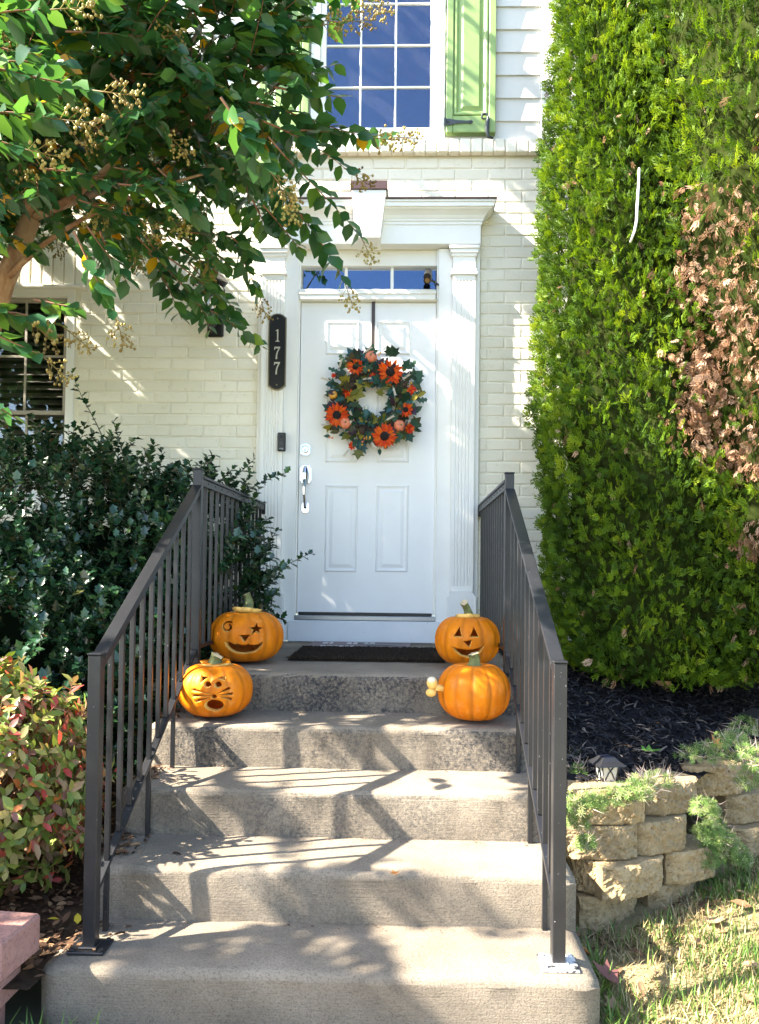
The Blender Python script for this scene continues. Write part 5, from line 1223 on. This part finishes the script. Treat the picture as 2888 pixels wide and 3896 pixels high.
pts = [P(2432, 640, 3.70), P(2430, 700, 3.68), P(2424, 790, 3.66), P(2422, 840, 3.66), P(2414, 880, 3.67), P(2398, 922, 3.70)]
tag(MB().tube(pts, [.005, .006, .0065, .0065, .006, .005], 6).build('cable', plain('white plastic', (.75, .78, .8), .4), smooth=True), 'white plastic cable hanging on the green arborvitae', 'cable')

# ================================================================== RETAINING WALL
def m_block(name, a, b2, c2):
    m, nt, b = newmat(name); tc = nt.nodes.new('ShaderNodeTexCoord').outputs['Object']
    c = ramp(nt, noise(nt, 9, 7, .7, co=tc), [(.3, a), (.7, b2)]); s = ramp(nt, noise(nt, 95, 4, .7, co=tc), [(.30, (.4, .38, .35)), (.46, (1, 1, 1)), (.72, (1.2, 1.15, 1.05))]); c = mix(nt, c, s, .75, 'MULTIPLY')
    oi = nt.nodes.new('ShaderNodeObjectInfo'); c = mix(nt, c, ramp(nt, oi.outputs['Random'], [(0, (.82, .82, .82)), (1, (1.08, 1.05, 1.0))]), 1., 'MULTIPLY')
    f = ramp(nt, noise(nt, 5, 5, .7, co=tc), [(.55, (0, 0, 0)), (.75, (.7, .7, .7))]); c = mix(nt, c, c2, f)
    nt.links.new(c, b.inputs['Base Color']); b.inputs['Roughness'].default_value = .95; b.inputs['Specular IOR Level'].default_value = .15
    n1 = bump(nt, b, noise(nt, 130, 5, .7, co=tc), .8, .006); return m
M['block'] = m_block('split tan block', (.27, .20, .115), (.41, .32, .19), (.17, .13, .09))
M['pink'] = m_block('pink block', (.32, .17, .145), (.42, .24, .205), (.24, .13, .12))
def block_mesh(seed, w=.300, h=.1275, d=.20, rough=.0052):
    r = random.Random(seed); nx, nz = 40, 17; vs = []; rr = np.random.default_rng(seed)
    nzf = rr.normal(0, 1, (nz, nx)); k = np.array([.25, .5, .25])
    n0 = nzf.copy()
    for _ in range(2): nzf = np.apply_along_axis(lambda a: np.convolve(a, k, 'same'), 0, np.apply_along_axis(lambda a: np.convolve(a, k, 'same'), 1, nzf))
    nzf = nzf * 1.5 + n0 * .22
    for j in range(nz):
        z = (j / (nz - 1) - .5) * h
        for i in range(nx):
            u_ = i / (nx - 1) * 2 - 1; x = u_ * w / 2
            bow = .036 * max(0, abs(u_) - .58) / .42 + .004 * u_ * u_
            e = (1 if 0 < j < nz - 1 else -.6); vs.append((x + r.uniform(-.002, .002), -d / 2 + bow - rough * 1.6 * nzf[j, i] * (1 if 0 < i < nx - 1 else .3) + (.008 if e < 0 else 0), z + (r.uniform(-.003, .003) if 0 < j < nz - 1 else 0)))
    fs = [(j * nx + i, j * nx + i + 1, (j + 1) * nx + i + 1, (j + 1) * nx + i) for j in range(nz - 1) for i in range(nx - 1)]
    b = len(vs); vs += [(-w * .36, d / 2, -h / 2), (w * .36, d / 2, -h / 2), (w * .36, d / 2, h / 2), (-w * .36, d / 2, h / 2)]
    tp = (nz - 1) * nx
    fs += [tuple(range(tp, tp + nx)) + (b + 2, b + 3), tuple(range(nx))[::-1] + (b, b + 1), (b + 1, b, b + 3, b + 2), tuple(j * nx for j in range(nz))[::-1] + (b,) [:0] + (b, b + 3)[:0] + (b, b + 3), tuple(j * nx + nx - 1 for j in range(nz)) + (b + 2, b + 1)]
    return MB().add(vs, fs).mesh('block', M['block'], smooth=False)
rw = empty('retaining_wall', (1.1, 3.1, 0), 'curved low retaining wall of split tan concrete blocks', 'wall')
bms = [block_mesh(i) for i in range(5)]
BLK = [ # photo pixel at the middle of the lower front edge, height of that edge, turn, width factor
    (2340, 3528, .03, 30, 1.0), (2583, 3478, .03, 33, .95),
    (2222, 3395, .165, -35, .62), (2435, 3415, .165, 30, 1.05), (2655, 3355, .165, 30, .95),
    (2285, 3275, .295, 2, 1.0), (2535, 3248, .295, 26, .92),
    (2320, 3140, .425, 5, 1.0), (2578, 3098, .425, 26, .92), (2735, 3030, .425, 14, 1.0), (2960, 2990, .425, 20, 1.0),
    (2880, 3130, .295, 24, 1.0), (3130, 3080, .295, 28, 1.0), (2905, 3260, .165, 26, 1.), (3150, 3190, .165, 26, 1.)]
for i, (x, y, z, a, w) in enumerate(BLK):
    q = PZ(x, y, z); rot = Matrix.Rotation(R(a), 4, 'Z'); c = q + rot.to_3x3() @ Vector((0, .092, 0))
    inst('block', bms[i % 5], rw, Matrix.Translation((c.x, c.y, z + .065)) @ rot @ Matrix.Diagonal((w, 1, 1, 1)))
# pink blocks at the left corner
pk = empty('edging_stack', (-1.4, 2.3, 0), 'pink concrete edging blocks at the left corner of the steps and an unseen pier added for its shadow', 'edging')
def pbox(c, s, rz, nm='block'):
    mb = MB().cbox((0, 0, 0), s, .008)
    me = mb.mesh(nm, M['pink']); return inst(nm, me, pk, Matrix.Translation(c) @ Matrix.Rotation(R(rz), 4, 'Z'))
pbox((-1.262, 2.315, .272), (.31, .205, .115), -6); pbox((-1.59, 2.36, .272), (.31, .205, .115), -8)
pbox((-1.31, 2.30, .155), (.31, .2, .115), -2); pbox((-1.64, 2.32, .155), (.31, .2, .115), -7); pbox((-1.34, 2.27, .04), (.31, .2, .112), -3); pbox((-1.67, 2.30, .04), (.31, .2, .112), -3)
for z in np.arange(.04, 1.15, .115):  # unseen block pier, added to shade the left end of the bottom step
    for yy_ in (1.60, 1.91): pbox((-2.085, yy_, float(z)), (.31, .305, .114), 0)
# ================================================================== SOLAR LIGHTS
M['lampglass'] = plain('ribbed pale glass', (.50, .52, .46), .3, bs=.4, bscale=90)
def path_light(c, label, s=1.):
    t = empty('path_light', c, label, 'lamp', 'solar lights in the mulch'); c = Vector(c); q = Matrix.Rotation(R(45 + 12), 3, 'Z')
    L = lambda prof, nm, mat, n=4: MB().lathe([(r * s, z * s) for r, z in prof], n, c, rot=q).build(nm, mat, t)
    L([(.0001, .0), (.040, .0), (.056, .105), (.0001, .105)], 'glass', M['lampglass'])
    L([(.0001, .128), (.036, .128), (.040, .132), (.046, .128), (.062, .116), (.092, .102), (.094, .096), (.0001, .096)], 'cap', M['rail'])
    L([(.0001, .134), (.034, .134), (.036, .1325)], 'solar_cell', plain('solar cell', (.01, .012, .03), .2))
    for i in range(4):
        a = q @ Vector((math.cos(math.pi / 2 * i), math.sin(math.pi / 2 * i), 0)); b = q @ Vector((math.cos(math.pi / 2 * (i + 1)), math.sin(math.pi / 2 * (i + 1)), 0))
        MB().tube([c + (a * .042) * s, c + (a * .059 + Vector((0, 0, .105))) * s], .0035 * s, 5).build('rib', M['rail'], t)
        for f0, f1 in ((0, .75), (1, .25)):
            P0 = a.lerp(b, f0); P1 = a.lerp(b, f1); P5 = a.lerp(b, (f0 + f1) / 2)
            MB().tube([c + (P0 * .043 + Vector((0, 0, .01))) * s, c + (P5 * .0535 + Vector((0, 0, .06))) * s, c + (P1 * .0605 + Vector((0, 0, .10))) * s], .0028 * s, 4).build('rib', M['rail'], t)
    MB().tube([c + Vector((0, 0, -.12)), c], .012 * s, 6).build('stake', M['rail'], t)
path_light(PZ(2308, 2985, .535), 'small solar path light behind the left end of the block wall', .86)
path_light(PZ(2895, 2800, .64), 'solar path light cut off by the picture edge', .95)
# ================================================================== MULCH CHIPS, LITTER, GRASS
chip = Tpl([(-.5, 0, 0), (.5, 0, 0), (.42, .5, .12), (-.42, .5, .12), (.3, 1, 0), (-.3, 1, 0)], [(0, 1, 2, 3), (3, 2, 4, 5)])
M['chip'] = leafmat('mulch chips', [(0, (.004, .004, .005)), (.6, (.014, .014, .018)), (.9, (.04, .038, .042)), (.97, (.12, .10, .085)), (1, (.22, .18, .14))], .75, .0, .35)
n = 15000; x = rng.uniform(.63, 3.3, n); t_ = rng.random(n); y = wall_y(x) + .1 + t_ * (5.1 - wall_y(x)); z = mulch_z(x, y) + rng.uniform(.0, .026, n)
a = rng.uniform(0, 2 * math.pi, n); d = np.stack([np.cos(a), np.sin(a), rng.normal(0, .28, n)], -1); nz_ = np.stack([rng.normal(0, .4, n), rng.normal(0, .4, n), np.ones(n)], -1)
tag(chip.scatter('mulch_chips', np.stack([x, y, z], -1), d, nz_, rng.uniform(.025, .07, n), M['chip'], None, None, 'stuff', .16, False), 'shredded black mulch chips')
def grass(name, n, fx, fy, fz, h, mat, label, lean=.5):
    x, y = fx(n), fy(n); k = len(x); gT = Tpl([(-.5, 0, 0), (.5, 0, 0), (.36, .5, .05), (-.36, .5, .05), (0, 1, .25)], [(0, 1, 2, 3), (3, 2, 4)])
    a = rng.uniform(0, 2 * math.pi, k); l = np.abs(rng.normal(0, lean, k)); d = np.stack([np.cos(a) * l, np.sin(a) * l, np.ones(k)], -1); nz_ = np.stack([np.cos(a + rng.normal(0, .5, k)), np.sin(a), np.zeros(k) + .2], -1)
    return tag(gT.scatter(name, np.stack([x, y, fz(x, y)], -1), d, nz_, rng.uniform(*h, k), mat, None, None, 'stuff', .085), label)
M['grass'] = leafmat('green grass', [(0, (.06, .13, .02)), (.6, (.12, .22, .04)), (1, (.22, .28, .07))], .5, .3, .3)
M['straw'] = leafmat('dry grass', [(0, (.20, .15, .07)), (.6, (.38, .30, .15)), (1, (.52, .44, .26))], .8, .2, .2)
M['thatch'] = leafmat('grey dead grass', [(0, (.07, .055, .04)), (.6, (.17, .14, .10)), (1, (.30, .27, .20))], .8, .2, .2)
lx_ = lambda n: rng.uniform(.62, 2.9, n)
def clumpy(n, x0, x1, y0, y1, f):
    X = rng.uniform(x0, x1, n * 3); Y = rng.uniform(y0, y1, n * 3); k = rng.random(n * 3) < f(X, Y); return X[k][:n], Y[k][:n]
wl_ = lambda x: np.where(x < .86, 2.99, 2.99 + .74 * (x - .86))
def dens(X, Y): return np.clip(.35 + .5 * np.sin(5 * X + 2 * np.sin(4 * Y)) * np.sin(6 * Y + X), 0.05, 1) * (Y < wl_(X)) * np.clip((X - .60) * 6, .1, 1)
gx, gy = clumpy(21000, .62, 2.9, 1.5, 4.0, dens)
grass('lawn_grass', 0, lambda n: gx, lambda n: gy, lawn_z, (.025, .075), M['grass'], 'short green lawn grass')
gx2, gy2 = clumpy(36000, .62, 2.9, 1.5, 4.0, lambda X, Y: (Y < wl_(X)) * .9 * np.clip((X - .60) * 6, .15, 1))
grass('dry_lawn_grass', 0, lambda n: gx2, lambda n: gy2, lawn_z, (.025, .06), M['straw'], 'dry straw coloured lawn grass', 1.3)
gx3, gy3 = clumpy(7000, -1.9, -1.02, 1.5, 2.3, lambda X, Y: .5 + 0 * X)
grass('dead_grass', 0, lambda n: gx3, lambda n: gy3, lambda x, y: .012 + 0 * x, (.02, .06), M['thatch'], 'matted dead grass before the pink blocks', 1.8)
gx4 = rng.normal(-1.02, .10, 70); gy4 = rng.normal(2.24, .05, 70)
grass('grass_tufts', 0, lambda n: gx4, lambda n: gy4, lambda x, y: .012 + 0 * x, (.04, .11), M['grass'], 'few green grass blades at the foot of the bottom step', .5)
gx5 = rng.uniform(.61, .70, 260); gy5 = rng.uniform(2.2, 2.85, 260)
grass('step_edge_grass', 0, lambda n: gx5, lambda n: gy5, lawn_z, (.04, .10), M['grass'], 'grass blades along the side of the steps', .5)
M['litter'] = leafmat('leaf litter', [(0, (.035, .020, .012)), (.5, (.11, .06, .035)), (.8, (.24, .13, .07)), (1, (.40, .26, .14))], .8, .15, .2)
n = 2600; x = rng.uniform(-2.3, -1.08, n); y = rng.uniform(2.3, 3.9, n); z = .165 + .06 * (y - 2.3) + .10 * np.clip(y - 3.2, 0, 2) + rng.uniform(0, .02, n); a = rng.uniform(0, 6.28, n)
tpls['oval'].scatter('leaf_litter', np.stack([x, y, z], -1), np.stack([np.cos(a), np.sin(a), rng.normal(0, .3, n)], -1), np.stack([rng.normal(0, .4, n), rng.normal(0, .4, n), np.ones(n)], -1), rng.uniform(.02, .055, n), M['litter'], None, None, 'stuff', .8)
bpy.data.objects['leaf_litter']['label'] = 'brown leaf litter under the azalea'
n = 500; k = rng.integers(0, 4, n); x = -1.07 + np.abs(rng.normal(0, .05, n)); y = np.array([NOSE[q] for q in k + 1]) + rng.uniform(.10, .30, n); z = np.array([TOP[q] for q in k + 1]) + .003 + rng.uniform(0, .008, n); a = rng.uniform(0, 6.28, n)
x = np.where(rng.random(n) < .3, rng.uniform(-.95, .5, n), x); big = x > -.8; y = np.where(big, np.array([NOSE[q] for q in k + 1]) + rng.uniform(.27, .315, n), y)
chip.scatter('step_debris', np.stack([x, y, z], -1), np.stack([np.cos(a), np.sin(a), rng.normal(0, .2, n)], -1), np.stack([rng.normal(0, .3, n), rng.normal(0, .3, n), np.ones(n)], -1), np.where(big, rng.uniform(.006, .014, n), rng.uniform(.012, .035, n)), M['litter'], None, None, 'stuff', .4, False)
bpy.data.objects['step_debris']['label'] = 'dry crumbs and leaf bits on the treads'
n = 500; x = rng.uniform(.64, 2.4, n); y = wl_(x) - np.abs(rng.normal(0, .12, n)) - .01; a = rng.uniform(0, 6.28, n)
tag(tpls['oval'].scatter('wall_foot_litter', np.stack([x, y, lawn_z(x, y) + rng.uniform(.005, .02, n)], -1), np.stack([np.cos(a), np.sin(a), rng.normal(0, .3, n)], -1), np.stack([rng.normal(0, .4, n), rng.normal(0, .4, n), np.ones(n)], -1), rng.uniform(.015, .045, n), M['litter'], None, None, 'stuff', .7), 'dry leaf crumbs along the foot of the block wall')
# fallen leaves one can count
cur = [(v[0], v[1], v[2] + .45 * (v[0] ** 2) + .25 * (v[1] - .5) ** 2) for v in mpl]; curT = Tpl(cur, mpf); cur2 = Tpl([(v[0] * .9, v[1], v[2] + 1.2 * v[0] ** 2 + .3 * (v[1] - .5) ** 2) for v in ovl], ovf)
def fallen(name, q, s, rz, tpl, col, label, group=None, tilt=(0, 0)):
    me = build_np(name, tpl.v, tpl.flat, tpl.n, col, 'MESH', np.full(len(tpl.v), random.random()))
    o = inst(name, me, None, Matrix.Translation(q) @ Euler((tilt[0], tilt[1], rz)).to_matrix().to_4x4() @ Matrix.Scale(s, 4)); return tag(o, label, 'leaf', group)
M['tanleaf'] = leafmat('tan dry leaf', [(0, (.22, .12, .06)), (1, (.40, .27, .16))], .7, .25, .3); M['yelleaf'] = leafmat('yellow leaf', [(0, (.55, .36, .02)), (1, (.62, .50, .05))], .6, .3, .3); M['orleaf'] = leafmat('orange leaf', [(0, (.45, .15, .04)), (1, (.55, .24, .08))], .6, .25, .3); M['grnleaf'] = leafmat('green leaf', [(0, (.10, .24, .05)), (1, (.16, .30, .07))], .5, .3, .3); M['maroon'] = leafmat('maroon leaf', [(0, (.13, .05, .05)), (1, (.19, .08, .07))], .6, .2, .3)
g = 'curled tan leaves fallen on the lawn'
for (x, y) in ((2440, 3720), (2510, 3700), (2360, 3790), (2720, 3540), (2790, 3590), (2860, 3520), (2640, 3600), (2500, 3860), (2850, 3480), (2760, 3420), (2820, 3700), (2690, 3440), (2580, 3560), (2870, 3830)):
    q = PZ(x, y, .06); q.z = float(lawn_z(np.array(q.x), np.array(q.y))) + .022; fallen('fallen_leaf', q, random.uniform(.05, .08), random.uniform(0, 6), random.choice((curT, cur2, cur2)), M['tanleaf'], 'curled tan leaf fallen on the dry lawn', g, (random.uniform(-.4, .4), random.uniform(-.4, .4)))
def fl(x, y, z, s, rz, tp, m, lab, tilt=(0, 0)): fallen('fallen_leaf', PZ(x, y, z), s, rz, tp, M[m], lab, None, tilt)
fl(2355, 3745, .05, .10, 1.2, curT, 'maroon', 'maroon lobed leaf fallen beside the bottom step', (.5, 0))
fl(2250, 3640, .05, .075, 1.5, cur2, 'orleaf', 'orange leaf caught between the steps and the block wall', (.6, .2))
fl(2270, 3850, .03, .08, 1.0, cur2, 'yelleaf', 'pale yellow leaf at the corner of the bottom step', (.1, .2))
fl(2470, 2755, .64, .075, -1.4, cur2, 'orleaf', 'orange brown leaf lying on the black mulch'); fl(2410, 2775, .63, .04, .4, curT, 'orleaf', 'small orange leaf piece on the mulch')
fl(2440, 2858, .60, .09, -1.5, curT, 'grnleaf', 'light green lobed leaf on the mulch behind the block wall'); fl(2412, 2846, .60, .075, 1.2, cur2, 'tanleaf', 'pale curled leaf beside the light green leaf')
fl(2180, 2702, .66, .045, -1.2, cur2, 'grnleaf', 'small bright green leaf on the mulch beside the railing'); fl(2320, 2738, .64, .035, .6, cur2, 'tanleaf', 'small pale leaf on the mulch')
fl(2740, 2850, .62, .07, .8, curT, 'orleaf', 'rust curled leaf in the creeping plants', (.9, 0))
fl(295, 3515, .20, .045, .4, tpls['oval'], 'yelleaf', 'square yellow leaf beside the railing foot', (.5, 0)); fl(225, 3500, .20, .04, 2.2, cur2, 'yelleaf', 'small folded yellow leaf next to the pink block', (.3, 0))
fl(10, 3740, .10, .10, -.6, cur2, 'yelleaf', 'large yellow leaf lying against the lower pink block', (.5, .2)); fl(235, 3790, .05, .08, -1.4, cur2, 'grnleaf', 'green leaf lying before the bottom step', (.2, 0))
fl(1505, 3330, TOP[3] + .004, .035, .3, curT, 'orleaf', 'tiny brown leaf crumb on the second tread')
# ================================================================== CREEPING PLANTS
star6 = Tpl([(0, 0, 0)] + [q for i in range(6) for q in ((math.cos(i * 1.047 - .16) * .5, math.sin(i * 1.047 - .16) * .5, .12), (math.cos(i * 1.047), math.sin(i * 1.047), .18), (math.cos(i * 1.047 + .16) * .5, math.sin(i * 1.047 + .16) * .5, .12))], [(0, 1 + 3 * i, 2 + 3 * i, 3 + 3 * i) for i in range(6)])
M['phlox'] = leafmat('creeping leaf', [(0, (.05, .11, .02)), (.5, (.11, .20, .04)), (.85, (.22, .28, .08)), (1, (.38, .36, .18))], .5, .25, .3); M['dry'] = leafmat('dry creeping stems', [(0, (.16, .12, .10)), (1, (.42, .36, .32))], .8, .1, .2)
def creeper(label, spots, n, nd, frac=.5):
    c0 = spots[0][0]; t = empty('creeping_plant', c0, label, 'plant', 'creeping plants on the block wall'); pos = []; nn = []
    for _ in range(n):
        c, r = random.choice(spots); v = norm1(rng.normal(size=3)); v[2] = abs(v[2]); v[1] = -abs(v[1]) * .8 if rng.random() < .6 else v[1]; pos.append(np.array(c) + v * np.array(r) * rng.uniform(.6, 1.05)); nn.append(v + np.array([-.1, -.5, .5]) + rng.normal(0, .4, 3))
    pos = np.array(pos); nn = np.array(nn); y = rng.normal(size=(n, 3)); star6.scatter('foliage', pos, np.cross(nn, y), nn, rng.uniform(.011, .020, n), M['phlox'], t, None, 'stuff')
    pos = []; d = []
    for _ in range(nd):
        c, r = random.choice(spots); v = norm1(rng.normal(size=3)); v[2] = abs(v[2]); pos.append(np.array(c) + v * np.array(r) * .8); d.append(v + rng.normal(0, .6, 3))
    blade.scatter('dry_stems', np.array(pos), np.array(d), rng.normal(size=(nd, 3)), rng.uniform(.03, .07, nd), M['dry'], t, None, 'stuff', .05)
def S(x, y, z, rx, ry, rz): q = PZ(x, y, z); return ((q.x, q.y + ry * .5, z), (rx, ry, rz))
creeper('yellow green creeping plant over the left end of the block wall', [S(2230, 3090, .50, .09, .08, .07), S(2330, 3060, .52, .12, .09, .06), S(2420, 3040, .55, .09, .08, .06), S(2200, 3150, .44, .05, .05, .10), S(2230, 3230, .38, .04, .04, .05)], 900, 260)
creeper('low creeping sprigs behind the path light end of the wall', [S(2520, 2990, .57, .08, .06, .05), S(2450, 3000, .57, .06, .06, .05), S(2200, 2960, .55, .06, .06, .05), S(2190, 2890, .57, .05, .05, .05)], 260, 300)
creeper('bright green trailing plant spilling down the gap in the wall', [S(2690, 3100, .48, .06, .07, .06), S(2720, 3200, .34, .08, .07, .10), S(2760, 3260, .26, .08, .07, .10), S(2700, 3300, .22, .07, .06, .10), S(2820, 3290, .22, .05, .05, .08)], 900, 160)
creeper('tangled grey and green creeping plant on top of the wall', [S(2700, 2900, .60, .12, .10, .07), S(2800, 2880, .63, .12, .10, .09), S(2880, 2930, .60, .10, .10, .10), S(2860, 3000, .52, .05, .06, .10)], 700, 420)
creeper('green creeping sprigs beside the far path light', [S(2850, 2790, .66, .08, .08, .08), S(2800, 2830, .66, .07, .07, .06)], 260, 60)
print('tris', sum(len(o.data.loops) - 2 * len(o.data.polygons) for o in scene.objects if o.type == 'MESH'))
